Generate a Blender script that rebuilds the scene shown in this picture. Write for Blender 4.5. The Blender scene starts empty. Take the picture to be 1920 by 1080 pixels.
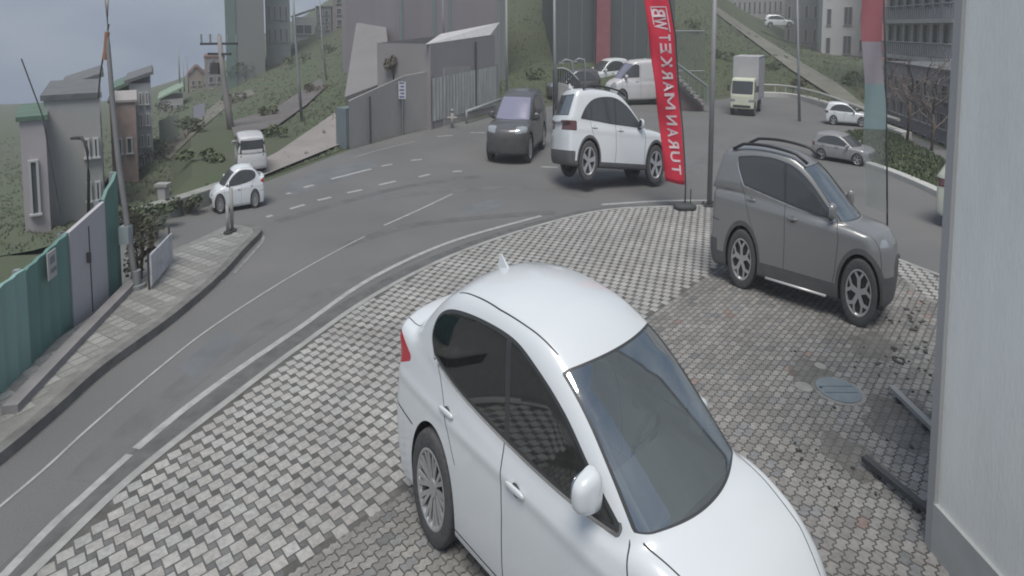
import bpy, bmesh, math, random
import numpy as np
from mathutils import Vector, Matrix
random.seed(7); RNG = np.random.default_rng(7)
PI = math.pi
C = bpy.context.scene.collection
sc = bpy.context.scene
# ------------------------------------------------------------------ camera
H0, PITCH, FPX, CX, CY = 4.5, math.radians(4.0), 1070.0, 940.0, 125.0
cd = bpy.data.cameras.new('camera'); cam = bpy.data.objects.new('camera', cd); C.objects.link(cam)
cam.location = (0, 0, H0); cam.rotation_euler = (PI/2 - PITCH, 0, 0)
cd.sensor_width = 36.0; cd.lens = FPX/1920*36.0
cd.shift_x = (960-CX)/1920.0; cd.shift_y = -(540-CY)/1920.0
cd.clip_start = 0.05; cd.clip_end = 3000
sc.camera = cam
sc.render.resolution_x = 1920; sc.render.resolution_y = 1080
# ------------------------------------------------------------------ world, sun, exposure
SUN_EL, SUN_ROT = math.radians(66), math.radians(188)
w = bpy.data.worlds.new('World'); sc.world = w; w.use_nodes = True
nt = w.node_tree; nt.nodes.clear()
out = nt.nodes.new('ShaderNodeOutputWorld'); bg = nt.nodes.new('ShaderNodeBackground')
sky = nt.nodes.new('ShaderNodeTexSky'); sky.sky_type = 'NISHITA'; sky.sun_disc = False
sky.sun_elevation = SUN_EL; sky.sun_rotation = SUN_ROT; sky.dust_density = 3.0; sky.air_density = 1.0
tc = nt.nodes.new('ShaderNodeTexCoord'); mp = nt.nodes.new('ShaderNodeMapping'); mp.inputs['Scale'].default_value = (1.2, 1.2, 3.2)
mp.inputs['Rotation'].default_value = (0.3, 0.5, 0.2)
nz = nt.nodes.new('ShaderNodeTexNoise'); nz.inputs['Scale'].default_value = 2.2; nz.inputs['Detail'].default_value = 5; nz.inputs['Roughness'].default_value = .5
cr = nt.nodes.new('ShaderNodeValToRGB'); cr.color_ramp.elements[0].position = .40; cr.color_ramp.elements[1].position = .68
cr.color_ramp.elements[0].color = (.05, .05, .05, 1); cr.color_ramp.elements[1].color = (.95, .95, .95, 1)
gr = nt.nodes.new('ShaderNodeRGB'); gr.outputs[0].default_value = (4.9, 5.5, 6.1, 1)
gr2 = nt.nodes.new('ShaderNodeRGB'); gr2.outputs[0].default_value = (2.1, 2.85, 4.2, 1)
mx0 = nt.nodes.new('ShaderNodeMixRGB'); mx = nt.nodes.new('ShaderNodeMixRGB')
L = nt.links.new
L(tc.outputs['Generated'], mp.inputs['Vector']); L(mp.outputs[0], nz.inputs['Vector']); L(nz.outputs['Fac'], cr.inputs['Fac'])
L(cr.outputs[0], mx0.inputs['Fac']); L(gr2.outputs[0], mx0.inputs['Color1']); L(gr.outputs[0], mx0.inputs['Color2'])
mx.inputs['Fac'].default_value = .82
L(sky.outputs[0], mx.inputs['Color1']); L(mx0.outputs[0], mx.inputs['Color2'])
L(mx.outputs[0], bg.inputs['Color']); bg.inputs['Strength'].default_value = 0.050
L(bg.outputs[0], out.inputs['Surface'])
sl = bpy.data.lights.new('sun', 'SUN'); sl.energy = 1.5; sl.angle = math.radians(26); sl.color = (1, .955, .885)
sun = bpy.data.objects.new('sun', sl); C.objects.link(sun)
sun.rotation_euler = (PI/2 - SUN_EL, 0, PI - SUN_ROT)   # from the sky's sun direction
sc.view_settings.view_transform = 'Standard'; sc.view_settings.look = 'None'
sc.view_settings.exposure = 1.08; sc.view_settings.gamma = 1.0
sc.cycles.use_denoising = True; sc.cycles.pixel_filter_type = 'BLACKMAN_HARRIS'; sc.cycles.filter_width = 1.9
# ------------------------------------------------------------------ helpers
KZ = .05             # height of the paved forecourt above the road
V_UP = 1.45          # the wide lens view is tall: standing things are this much taller than their plan
_F = Vector((0, math.cos(PITCH), -math.sin(PITCH))); _R = Vector((1, 0, 0)); _U = Vector((0, math.sin(PITCH), math.cos(PITCH)))
def ray(px, py): return _F + _R*((px-CX)/FPX) + _U*((CY-py)/FPX)
def G(px, py, z=0.0):                      # ground point
    d = ray(px, py); t = (z-H0)/d.z; p = Vector((0, 0, H0)) + d*t; return Vector((p.x, p.y, z))
def A(px, py, Y):                          # point at depth Y
    d = ray(px, py); p = Vector((0, 0, H0)) + d*(Y/d.y); return p
_mats = {}
def mat(name, col, rough=.6, metal=0.0, var=0.0, scale=3.0, coat=0.0, bump=0.0, bscale=60.0, col2=None, spec=.5, emit=None, alpha=1.0, detail=4, stretch=None):
    if name in _mats: return _mats[name]
    m = bpy.data.materials.new(name); m.use_nodes = True; n = m.node_tree.nodes; l = m.node_tree.links.new
    b = n['Principled BSDF']; b.inputs['Base Color'].default_value = (*col, 1); b.inputs['Roughness'].default_value = rough
    b.inputs['Metallic'].default_value = metal; b.inputs['Specular IOR Level'].default_value = spec
    b.inputs['Coat Weight'].default_value = coat; b.inputs['Coat Roughness'].default_value = .06
    if alpha < 1: b.inputs['Alpha'].default_value = alpha
    if emit: b.inputs['Emission Color'].default_value = (*emit, 1); b.inputs['Emission Strength'].default_value = 1
    t = n.new('ShaderNodeTexCoord'); mpn = n.new('ShaderNodeMapping'); l(t.outputs['Object'], mpn.inputs['Vector'])
    if stretch: mpn.inputs['Scale'].default_value = stretch
    if var > 0:
        z = n.new('ShaderNodeTexNoise'); z.inputs['Scale'].default_value = scale; z.inputs['Detail'].default_value = detail; z.inputs['Roughness'].default_value = .65
        l(mpn.outputs[0], z.inputs['Vector'])
        r = n.new('ShaderNodeValToRGB'); c2 = col2 if col2 else tuple(max(0, c*(1-var)) for c in col); c1 = col if col2 else tuple(min(1, c*(1+var)) for c in col)
        r.color_ramp.elements[0].position = .3; r.color_ramp.elements[1].position = .7
        r.color_ramp.elements[0].color = (*c2, 1); r.color_ramp.elements[1].color = (*c1, 1)
        l(z.outputs['Fac'], r.inputs['Fac']); l(r.outputs[0], b.inputs['Base Color'])
    if bump > 0:
        z2 = n.new('ShaderNodeTexNoise'); z2.inputs['Scale'].default_value = bscale; z2.inputs['Detail'].default_value = 3
        l(mpn.outputs[0], z2.inputs['Vector']); bp = n.new('ShaderNodeBump'); bp.inputs['Strength'].default_value = bump; bp.inputs['Distance'].default_value = .02
        l(z2.outputs['Fac'], bp.inputs['Height']); l(bp.outputs[0], b.inputs['Normal'])
    _mats[name] = m; return m
def glass(name, tint, gloss=.28, rough=.03):
    if name in _mats: return _mats[name]
    m = bpy.data.materials.new(name); m.use_nodes = True; n = m.node_tree.nodes; l = m.node_tree.links.new
    n.remove(n['Principled BSDF']); o = n['Material Output']
    tr = n.new('ShaderNodeBsdfTransparent'); tr.inputs['Color'].default_value = (*tint, 1)
    g = n.new('ShaderNodeBsdfGlossy'); g.inputs['Roughness'].default_value = rough; g.inputs['Color'].default_value = (.92, .96, .97, 1)
    lw = n.new('ShaderNodeFresnel'); lw.inputs['IOR'].default_value = 1.5
    ad = n.new('ShaderNodeMath'); ad.operation = 'MULTIPLY_ADD'; ad.inputs[1].default_value = 1-gloss; ad.inputs[2].default_value = gloss
    x = n.new('ShaderNodeMixShader'); l(lw.outputs[0], ad.inputs[0]); l(ad.outputs[0], x.inputs['Fac'])
    l(tr.outputs[0], x.inputs[1]); l(g.outputs[0], x.inputs[2]); l(x.outputs[0], o.inputs['Surface'])
    _mats[name] = m; return m
def mesh_obj(name, verts, faces, m, parent=None, smooth=False, mats=None, midx=None):
    me = bpy.data.meshes.new(name); me.from_pydata([tuple(map(float, v)) for v in verts], [], [tuple(int(i) for i in f) for f in faces])
    for k in (mats or [m]): me.materials.append(k)
    if midx is not None: me.polygons.foreach_set('material_index', np.array(midx, dtype=np.int32))
    if smooth: me.polygons.foreach_set('use_smooth', np.ones(len(me.polygons), dtype=bool))
    me.update(); o = bpy.data.objects.new(name, me); C.objects.link(o); o.parent = parent
    return o
def tag(o, label=None, cat=None, group=None, kind=None):
    if label: o['label'] = label
    if cat: o['category'] = cat
    if group: o['group'] = group
    if kind: o['kind'] = kind
    return o
def empty(name, loc, rz=0, label=None, cat=None, group=None):
    o = bpy.data.objects.new(name, None); C.objects.link(o); o.location = loc; o.rotation_euler = (0, 0, rz); o.empty_display_size = .2
    return tag(o, label, cat, group)
class MB:                                  # collects shapes for one mesh
    def __init__(s): s.v = []; s.f = []; s.mi = []; s.cur = 0
    def add(s, vs, fs):
        b = len(s.v); s.v += [tuple(v) for v in vs]; s.f += [tuple(b+i for i in f) for f in fs]; s.mi += [s.cur]*len(fs); return s
    def box(s, c, d, rz=0, bev=0.0, tilt=None):
        x, y, z = d[0]/2, d[1]/2, d[2]/2
        vs = [(sx*x, sy*y, sz*z) for sz in (-1, 1) for sy in (-1, 1) for sx in (-1, 1)]
        fs = [(0, 2, 3, 1), (4, 5, 7, 6), (0, 1, 5, 4), (2, 6, 7, 3), (0, 4, 6, 2), (1, 3, 7, 5)]
        M = Matrix.Rotation(rz, 3, 'Z')
        if tilt: M = M @ Matrix.Rotation(tilt[0], 3, 'X') @ Matrix.Rotation(tilt[1], 3, 'Y')
        return s.add([M @ Vector(v) + Vector(c) for v in vs], fs)
    def tube(s, pts, r, n=10, cap=True, r2=None):
        pts = [Vector(p) for p in pts]; rings = []; N = len(pts)
        for i, p in enumerate(pts):
            d = (pts[min(i+1, N-1)] - pts[max(i-1, 0)]).normalized()
            a = d.cross(Vector((0, 0, 1))); a = a.normalized() if a.length > 1e-3 else Vector((1, 0, 0)); b = a.cross(d).normalized()
            rr = r if r2 is None else r + (r2-r)*i/(N-1)
            if isinstance(r, (list, tuple)): rr = r[i]
            rings.append([p + a*(rr*math.cos(2*PI*k/n)) + b*(rr*math.sin(2*PI*k/n)) for k in range(n)])
        vs = [v for q in rings for v in q]; fs = [(i*n+k, i*n+(k+1) % n, (i+1)*n+(k+1) % n, (i+1)*n+k) for i in range(N-1) for k in range(n)]
        if cap: fs += [tuple(range(n))[::-1], tuple((N-1)*n+k for k in range(n))]
        return s.add(vs, fs)
    def prism(s, poly, z0, z1):            # vertical extrusion of an (x,y) polygon
        n = len(poly); vs = [(p[0], p[1], z0) for p in poly] + [(p[0], p[1], z1) for p in poly]
        return s.add(vs, [tuple(range(n))[::-1], tuple(range(n, 2*n))] + [(i, (i+1) % n, n+(i+1) % n, n+i) for i in range(n)])
    def slab(s, pts, th, up=None):         # thick plate from a 3D polygon (extruded along its normal)
        P = [Vector(p) for p in pts]; nrm = Vector((0, 0, 0))
        for i in range(len(P)): nrm += P[i].cross(P[(i+1) % len(P)])
        nrm = nrm.normalized() if up is None else Vector(up)
        n = len(P); vs = P + [p + nrm*th for p in P]
        return s.add(vs, [tuple(range(n))[::-1], tuple(range(n, 2*n))] + [(i, (i+1) % n, n+(i+1) % n, n+i) for i in range(n)])
    def quad(s, a, b, c, d): return s.add([a, b, c, d], [(0, 1, 2, 3)])
    def build(s, name, m, parent=None, smooth=False, mats=None):
        return mesh_obj(name, s.v, s.f, m, parent, smooth, mats, s.mi if mats else None)
# ------------------------------------------------------------------ implicit surfaces for bodywork
def smax(a, b, k):
    h = np.clip(k - np.abs(a-b), 0, None)/k; return np.maximum(a, b) + h*h*k*.25
def smin(a, b, k): return -smax(-a, -b, k)
def surface_nets(F, lo, hi, h):
    ax = [np.arange(lo[i]-h*1.5, hi[i]+h*2.5, h) for i in range(3)]
    X, Y, Z = np.meshgrid(*ax, indexing='ij'); D = F(X, Y, Z)
    nx, ny, nz_ = D.shape; S = D < 0
    acc = np.zeros((nx-1, ny-1, nz_-1, 3)); cnt = np.zeros((nx-1, ny-1, nz_-1))
    idx = np.stack(np.meshgrid(np.arange(nx-1), np.arange(ny-1), np.arange(nz_-1), indexing='ij'), -1).astype(float)
    cor = [(i, j, k) for i in (0, 1) for j in (0, 1) for k in (0, 1)]
    sl_ = lambda o: (slice(o[0], nx-1+o[0]), slice(o[1], ny-1+o[1]), slice(o[2], nz_-1+o[2]))
    for a in cor:
        for d in range(3):
            if a[d]: continue
            b = list(a); b[d] = 1; da, db = D[sl_(a)], D[sl_(b)]; m = (da < 0) != (db < 0)
            t = np.where(m, da/(np.where(m, da-db, 1)), 0)
            for q in range(3): acc[..., q] += np.where(m, a[q] + (t if q == d else 0), 0)
            cnt += m
    act = cnt > 0; vid = -np.ones(act.shape, int); vid[act] = np.arange(act.sum())
    P = (idx[act] + acc[act]/cnt[act][:, None])*h + np.array([a[0] for a in ax])
    for _ in range(4):                     # pull the vertices on to the surface
        e = 1e-3; f = F(P[:, 0], P[:, 1], P[:, 2])
        g = np.stack([(F(P[:, 0]+e*(i == 0), P[:, 1]+e*(i == 1), P[:, 2]+e*(i == 2)) - f)/e for i in range(3)], -1)
        st = (f/np.maximum((g*g).sum(-1), 1e-2))[:, None]*g; ln = np.linalg.norm(st, axis=1, keepdims=True)
        P -= st*np.minimum(1, h*.4/np.maximum(ln, 1e-9))
    Fq = []
    for d in range(3):
        o = [0, 0, 0]; o[d] = 1; A0 = D[:nx-o[0], :ny-o[1], :nz_-o[2]]; B0 = D[o[0]:, o[1]:, o[2]:]
        m = (A0 < 0) != (B0 < 0); e1, e2 = [(1, 2), (2, 0), (0, 1)][d]
        I = np.argwhere(m); ok = (I[:, e1] > 0) & (I[:, e2] > 0)
        for q in range(3): ok &= I[:, q] < act.shape[q]
        I = I[ok]; neg = (A0 < 0)[tuple(I.T)]
        def vv(s1, s2):
            J = I.copy(); J[:, e1] -= s1; J[:, e2] -= s2; return vid[tuple(J.T)]
        Q = np.stack([vv(1, 1), vv(0, 1), vv(0, 0), vv(1, 0)], -1); Q[~neg] = Q[~neg][:, ::-1]; Fq.append(Q)
    Q = np.concatenate(Fq); Q = Q[(Q >= 0).all(1)]
    return P, Q
class Surf:                                # a surface whose faces are cut into named regions
    def __init__(s, P, Q): s.V = [tuple(p) for p in P]; s.F = {'body': [tuple(q) for q in Q]}; s.arr = None
    def cut(s, src, fn, dst):
        A_ = np.array(s.V); d = fn(A_[:, 0], A_[:, 1], A_[:, 2]); d = np.where(np.abs(d) < 1e-6, 1e-6, d)
        keep, new, mem = [], [], {}
        def ix(a, b):
            k = (a, b) if a < b else (b, a)
            if k not in mem:
                t = d[k[0]]/(d[k[0]]-d[k[1]]); p, q = s.V[k[0]], s.V[k[1]]
                s.V.append(tuple(p[i]+(q[i]-p[i])*t for i in range(3))); mem[k] = len(s.V)-1
            return mem[k]
        for f in s.F.get(src, []):
            sg = [d[i] < 0 for i in f]
            if all(sg): new.append(f)
            elif not any(sg): keep.append(f)
            else:
                for side, dest in ((True, new), (False, keep)):
                    poly = []
                    for i in range(len(f)):
                        a, b = f[i], f[(i+1) % len(f)]; sa, sb = sg[i], sg[(i+1) % len(f)]
                        if sa == side: poly.append(a)
                        if sa != sb: poly.append(ix(a, b))
                    if len(poly) > 2: dest.append(tuple(poly))
        s.F[src] = keep; s.F.setdefault(dst, []).extend(new)
    def out(s, name, tags, mats, parent, scl, solid=0.0, keep=lambda c: True):
        fs, mi = [], []
        for k, t in enumerate(tags):
            for f in s.F.get(t, []):
                if keep(s.V[f[0]]): fs.append(f); mi.append(k)
        if not fs: return None
        used = sorted({i for f in fs for i in f}); mp_ = {u: i for i, u in enumerate(used)}
        o = mesh_obj(name, [tuple(s.V[u][i]*scl[i] for i in range(3)) for u in used], [tuple(mp_[i] for i in f) for f in fs], None, parent, True, mats, mi)
        return o
def polysd(pts, closed=True):              # signed distance to a 2D polygon
    Pg = np.array(pts, float)
    def f(x, y):
        x = np.asarray(x); best = np.full(x.shape, 1e9); ins = np.zeros(x.shape, bool); n = len(Pg)
        for i in range(n if closed else n-1):
            a, b = Pg[i], Pg[(i+1) % n]; e = b-a; t = np.clip(((x-a[0])*e[0]+(y-a[1])*e[1])/(e@e+1e-12), 0, 1)
            best = np.minimum(best, (x-a[0]-t*e[0])**2+(y-a[1]-t*e[1])**2)
            if closed:
                c = (a[1] > y) != (b[1] > y)
                ins ^= c & (x < (b[0]-a[0])*(y-a[1])/((b[1]-a[1]) if b[1] != a[1] else 1e-9)+a[0])
        r = np.sqrt(best); return np.where(ins, -r, r) if closed else r
    return f
def smooth_poly(pts, n=5, tension=.5):     # closed Catmull-Rom through the points; a third value 1 keeps that corner sharp
    out_ = []; N = len(pts)
    for i in range(N):
        p0, p1, p2, p3 = (np.array(pts[(i+k-1) % N][:2], float) for k in range(4))
        m1 = (p2-p0)*tension if len(pts[i]) < 3 else (p2-p1)*tension*2*.9; m2 = (p3-p1)*tension if len(pts[(i+1) % N]) < 3 else (p2-p1)*tension*2*.9
        for j in range(n):
            t = j/n; out_.append((2*t**3-3*t**2+1)*p1+(t**3-2*t**2+t)*m1+(-2*t**3+3*t**2)*p2+(t**3-t**2)*m2)
    return out_
# ------------------------------------------------------------------ cars
def itp(tab, mono=False):
    X_ = np.array([a for a, _ in tab], float); Y_ = np.array([b for _, b in tab], float)
    m = np.gradient(Y_, X_)
    if mono: d_ = np.diff(Y_)/np.diff(X_); m[1:-1] = np.where(d_[1:]*d_[:-1] > 0, 2*d_[1:]*d_[:-1]/np.where(d_[1:]+d_[:-1] == 0, 1, d_[1:]+d_[:-1]), 0); m[0], m[-1] = d_[0], d_[-1]
    def f(x):
        x = np.clip(x, X_[0], X_[-1]); i = np.clip(np.searchsorted(X_, x)-1, 0, len(X_)-2); h = X_[i+1]-X_[i]; t = (x-X_[i])/h
        return (2*t**3-3*t**2+1)*Y_[i]+(t**3-2*t**2+t)*h*m[i]+(-2*t**3+3*t**2)*Y_[i+1]+(t**3-t**2)*h*m[i+1]
    return f
def line_sd(a, b):                         # distance above the line a-b in (x,z)
    a, b = np.array(a, float), np.array(b, float); e = (b-a)/np.linalg.norm(b-a); n = np.array([-e[1], e[0]])
    if n[1] < 0: n = -n
    return lambda x, z: (x-a[0])*n[0]+(z-a[1])*n[1]
def car_field(p):
    deck, wid = itp(p['deck']), itp(p['plan']); tum = itp(p['tumble'])
    ws, rg = line_sd(*p['ws']), line_sd(*p['rg']); roof = itp(p['roof']); gb, gr_ = p['gw']
    xf, xr, zb = p['xf'], p['xr'], p['zb']; belt = itp(p['belt'])
    nose, tail = itp(p['nose'], True), itp(p['tail'], True)
    def F(x, y, z):
        ay = np.abs(y)
        side = (ay - wid(x)*tum(z))
        if 'crease' in p:
            cx_, cz = p['crease']; side = side - .012*np.exp(-((z-np.interp(x, cx_, cz))/.035)**2)
        top = z - deck(x) + p['crown']*(ay/.8)**2.2
        fr = x - xf + p['nround']*(ay/.8)**2.4 + nose(z)
        re = xr - x + p['tround']*(ay/.8)**2.6 + tail(z)
        a = smax(side, top, p['k_sh']); a = smax(a, fr, .10); a = smax(a, re, .08); a = smax(a, zb - z, .06)
        g = (ay - (gb + (gr_-gb)*np.clip((z-belt(x))/(p['zrail']-belt(x)), 0, 1.3)) - p['gplan']*(-1)*0)
        g = g + p['gtaper']*np.clip(np.abs(x-p['gmid'])-.6, 0, None)**2
        g = g*.93
        w1 = ws(x + p['wcurve']*ay**2, z); w2 = rg(x - p['rcurve']*ay**2, z)
        rf = (z - roof(x) + p['rcrown']*ay**2)
        t = smax(rf, w1, .16); t = smax(t, w2, p.get('krg', .14)); g = smax(g, t, .13); g = smax(g, belt(x) - .09 - z, .02)
        return smin(a, g, .035)
    return F
def wheel(parent, x, y, r, w_, scl, style, side, steer=0.0):
    """tyre with rim and spokes; side = -1 right, +1 left"""
    n = 40; root_v, root_f = [], []
    prof = [(r*.66, w_*.42), (r*.74, w_*.5), (r*.93, w_*.5), (r*.985, w_*.42), (r, w_*.25), (r, -w_*.25), (r*.985, -w_*.42), (r*.93, -w_*.5), (r*.7, -w_*.5)]
    cs, sn = math.cos(steer), math.sin(steer)
    def T(q, out_, a):
        lx, ly, lz = q*math.cos(a), side*out_, q*math.sin(a)
        return ((x + lx*cs - ly*sn)*scl[0], (y + lx*sn + ly*cs)*scl[1], (r + lz)*scl[2])
    def lathe(prof, n, closed=False):
        vs = [T(q, o_, 2*PI*k/n) for q, o_ in prof for k in range(n)]
        fs = [(i*n+k, i*n+(k+1) % n, (i+1)*n+(k+1) % n, (i+1)*n+k) for i in range(len(prof)-1) for k in range(n)]
        return vs, fs
    wh = mesh_obj('wheel', *lathe(prof, n), M_TYRE, parent, True)
    mb = MB()
    mb.add(*lathe([(r*.70, w_*.46), (r*.685, w_*.485), (r*.64, w_*.46), (r*.62, w_*.2), (r*.60, -w_*.4)], n))
    mb.build('rim', M_ALLOY if style != 'steel' else M_STEELRIM, wh, True)
    mb = MB(); mb.add(*lathe([(r*.63, w_*.05), (r*.2, w_*.02), (0.01, w_*.02)], n)); mb.build('brake_disc', M_BRAKE, wh, True)
    mb = MB(); ro = r*.66
    def spoke(a0, a1, r0, r1, wd0, wd1, o0, o1, th=.02):
        v = []
        for (rr, aa, ww, oo) in ((r0, a0, wd0, o0), (r1, a1, wd1, o1)):
            cx_, cz_ = rr*math.cos(aa), rr*math.sin(aa); tx, tz = -math.sin(aa)*ww/2, math.cos(aa)*ww/2
            for s1, dd in ((1, 0), (-1, 0), (-1, -th), (1, -th)):
                px_, pz_ = cx_+s1*tx, cz_+s1*tz; v.append(T(math.hypot(px_, pz_), oo+dd, math.atan2(pz_, px_)))
        mb.add(v, [(0, 1, 5, 4), (1, 2, 6, 5), (3, 0, 4, 7), (0, 3, 2, 1), (4, 5, 6, 7)])
    if style == 'multi':
        for k in range(10):
            a = 2*PI*k/10
            spoke(a-.02, a-.13, r*.14, ro, .022, .03, w_*.30, w_*.46); spoke(a+.02, a+.13, r*.14, ro, .022, .03, w_*.30, w_*.46)
    elif style == 'star':
        for k in range(5):
            a = 2*PI*k/5 + .3
            for s1 in (-1, 1):
                spoke(a+s1*.10, a+s1*.08, r*.12, r*.42, .05, .045, w_*.36, w_*.43)
                spoke(a+s1*.08, a+s1*.36, r*.42, ro, .05, .04, w_*.43, w_*.46)
    elif style == 'five':
        for k in range(5):
            a = 2*PI*k/5 + .2
            spoke(a-.12, a-.10, r*.1, ro, .05, .05, w_*.32, w_*.44); spoke(a+.12, a+.10, r*.1, ro, .05, .05, w_*.32, w_*.44)
    else:
        for k in range(8):
            a = 2*PI*k/8; spoke(a, a, r*.1, ro, .08, .09, w_*.30, w_*.40)
    mb.add([T(r*.16, w_*.36, 2*PI*k/14) for k in range(14)] + [T(r*.16, w_*.1, 2*PI*k/14) for k in range(14)], [tuple(range(14))] + [(k, (k+1) % 14, 14+(k+1) % 14, 14+k) for k in range(14)])
    mb.build('spokes', M_ALLOY if style != 'steel' else M_STEELRIM, wh)
    return wh
def ellipsoid(c, r, scl, n=18, m_=12, pw=1.0, fn=None):
    vs, fs = [], []
    for i in range(m_+1):
        t = PI*i/m_
        for k in range(n):
            a = 2*PI*k/n; sp = lambda v_: math.copysign(abs(v_)**pw, v_)
            q = [sp(math.sin(t))*sp(math.cos(a))*r[0], sp(math.sin(t))*sp(math.sin(a))*r[1], sp(math.cos(t))*r[2]]
            if fn: q = fn(*q)
            vs.append(tuple((c[j]+q[j])*scl[j] for j in range(3)))
    fs = [(i*n+k, i*n+(k+1) % n, (i+1)*n+(k+1) % n, (i+1)*n+k) for i in range(m_) for k in range(n)]
    return vs, fs
def surf_y(F, x, z, s):                    # outer side of the body at (x, z)
    y = np.linspace(.3, 1.2, 400); v = F(np.full(400, x), y*s, np.full(400, z)); i = np.argmax(v > 0); return y[i]*s
def build_car(p, name, loc, rz, scl, paint, label, cat, group=None, h=.03, glassm=None, interior=True, steer=0.0):
    root = empty(name, loc, rz, label, cat, group); F = car_field(p); gm = glassm or M_GLASS
    P_, Q_ = surface_nets(F, (p['xr']-.05, -1.0, p['zb']-.02), (p['xf']+.05, 1.0, p['top']+.05), h)
    S = Surf(P_, Q_)
    WB, r = p['wb'], p['r']; ra = r + p['arch']; AX = (p.get('xax', 0), WB)
    for xc in AX:                          # wheel arches
        S.cut('body', lambda x, y, z: np.maximum(np.hypot(x-xc, z-r)-ra, .62-np.abs(y)), 'void')
        if p.get('cladding'): S.cut('body', lambda x, y, z: np.maximum(np.hypot(x-xc, z-r)-ra-p['cladding'], .62-np.abs(y)), 'clad')
    if p.get('cladding'): S.cut('body', lambda x, y, z: z-p['sill'], 'clad')
    if p.get('cladends'): S.cut('body', lambda x, y, z: np.maximum(z-p['cladends'], np.minimum(x-p['xr']-.35, p['xf']-.4-x)), 'clad')
    # side glass
    win = polysd(smooth_poly(p['win'], 6)); sidez = p.get('wminy', .45)
    tr = p.get('trim', .02)
    S.cut('body', lambda x, y, z: np.maximum(win(x, z)-tr, sidez-np.abs(y)), 'trim')
    S.cut('trim', lambda x, y, z: win(x, z), 'side')
    if p.get('chrome'):
        ch = p['chrome']; S.cut('body', lambda x, y, z: np.maximum(np.maximum(win(x, z)-tr-p.get('chw', .018), sidez-np.abs(y)), z-np.interp(x, ch[0], ch[1])), 'chrome')
    for a, b, wd in p['pillars']:
        pl = polysd([a, b], False); S.cut('side', lambda x, y, z: pl(x, z)-wd, 'trim')
    # windscreen, rear glass
    ws, rg = line_sd(*p['ws']), line_sd(*p['rg']); (bx, bz), (hx, hz) = p['ws']; (rx, rz_), (tx, tz) = p['rg']
    def fws(x, y, z):
        lim = np.interp(z, [bz-.1, hz], [p['wshw'][0], p['wshw'][1]])
        return np.maximum(np.abs(y)-lim, (hx+p['whd'])-(x+p['wcurve']*y*y))
    S.cut('body', lambda x, y, z: np.maximum(fws(x, y, z), p['cowlz']-z), 'trim2')
    S.cut('trim2', lambda x, y, z: np.maximum(fws(x, y, z)+.02, p['cowlz']+.006-z), 'wind')
    def frg(x, y, z):
        lim = np.interp(z, [rz_, tz], [p['rghw'][0], p['rghw'][1]])
        return np.maximum(np.maximum(np.abs(y)-lim, z-(tz-p['rgt'])-.04*y*y), np.maximum(rz_+p['rgb']-z, x-(tx+.1)))
    S.cut('body', frg, 'rtrim'); S.cut('rtrim', lambda x, y, z: frg(x, y, z)+.018, 'rear')
    # lamps
    for nm, fn in p['lamps'].items(): S.cut('body', fn, nm)
    for nm in p.get('dark', {}): S.cut('body', p['dark'][nm], 'clad')
    # shut lines
    gw_ = p.get('gapw', .006)
    def gap(pts, plan):
        pts = sorted(pts, key=lambda q: q[1]); U_ = [q[1] for q in pts]; W_ = [q[0] for q in pts]; horiz = abs(pts[0][0]-pts[-1][0]) > abs(pts[0][1]-pts[-1][1])
        if horiz: pts = sorted(pts); U_ = [q[0] for q in pts]; W_ = [q[1] for q in pts]
        def sd(x, y, z):
            b_ = np.abs(y) if plan else z; u, w_ = (x, b_) if horiz else (b_, x); return w_-np.interp(u, U_, W_), u
        zone = (lambda x, y, z: p['zb']+.35-z) if plan else (lambda x, y, z: .55-np.abs(y))
        S.cut('body', lambda x, y, z: sd(x, y, z)[0], 'tmp'); S.F['body'] += S.F.pop('tmp')
        S.cut('body', lambda x, y, z: np.maximum(np.maximum(np.abs(sd(x, y, z)[0])-gw_, zone(x, y, z)), np.maximum(min(U_)-sd(x, y, z)[1], sd(x, y, z)[1]-max(U_))), 'gap')
    for pts in p['gaps']: gap(pts, False)
    for pts in p['tgaps']: gap(pts, True)
    S.out('body', ['body', 'gap', 'trim', 'rtrim', 'trim2'], [paint, M_GAP, M_TRIM, M_TRIM, M_TRIM], root, scl)
    S.out('cladding', ['clad'], [M_CLAD], root, scl)
    S.out('chrome_strip', ['chrome'], [M_CHROME], root, scl)
    S.out('windscreen', ['wind'], [gm], root, scl); S.out('rear_window', ['rear'], [gm], root, scl)
    segs = sorted(a[0] for a, b, _ in p['pillars']); lim = [-9]+segs+[9]
    for i in range(len(lim)-1):
        for s_ in (-1, 1):
            fs = S.F['side']; sub = [f for f in fs if np.sign(S.V[f[0]][1]) == s_ and lim[i] <= sum(S.V[j][0] for j in f)/len(f) < lim[i+1]]
            if len(sub) > 3:
                S.F['tmp'] = sub; S.out('side_window', ['tmp'], [M_SIDEGLASS if not p.get('sg') else p['sg']], root, scl)
    for s_ in (-1, 1):
        for nm, mm in (('headlight', M_LAMP), ('taillight', p.get('tailm') or M_TAIL)):
            if nm in p['lamps']: S.out(nm, [nm], [mm], root, scl, keep=lambda v, s_=s_: v[1]*s_ > 0)
    if 'grille' in p['lamps']: S.out('grille', ['grille'], [M_CLAD], root, scl)
    # inner arches and floor
    mb = MB()
    for xc in AX:
        for s_ in (-1, 1):
            n = 20; yo = abs(surf_y(F, xc, r+ra*.7, 1))-.03; vs = []
            for yy in (.5, yo):
                vs += [((xc+(ra+.004)*math.cos(PI*1.16*k/n-.08*PI))*scl[0], s_*yy*scl[1], (r+(ra+.004)*math.sin(PI*1.16*k/n-.08*PI))*scl[2]) for k in range(n+1)]
            fs = [(k, k+1, n+2+k, n+1+k) for k in range(n)] + [tuple(range(n+1))]
            mb.add(vs, fs)
    mb.box(((WB/2)*scl[0], 0, (p['zb']+.02)*scl[2]), ((WB+.9)*scl[0], 1.3*scl[1], .06*scl[2]))
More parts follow.
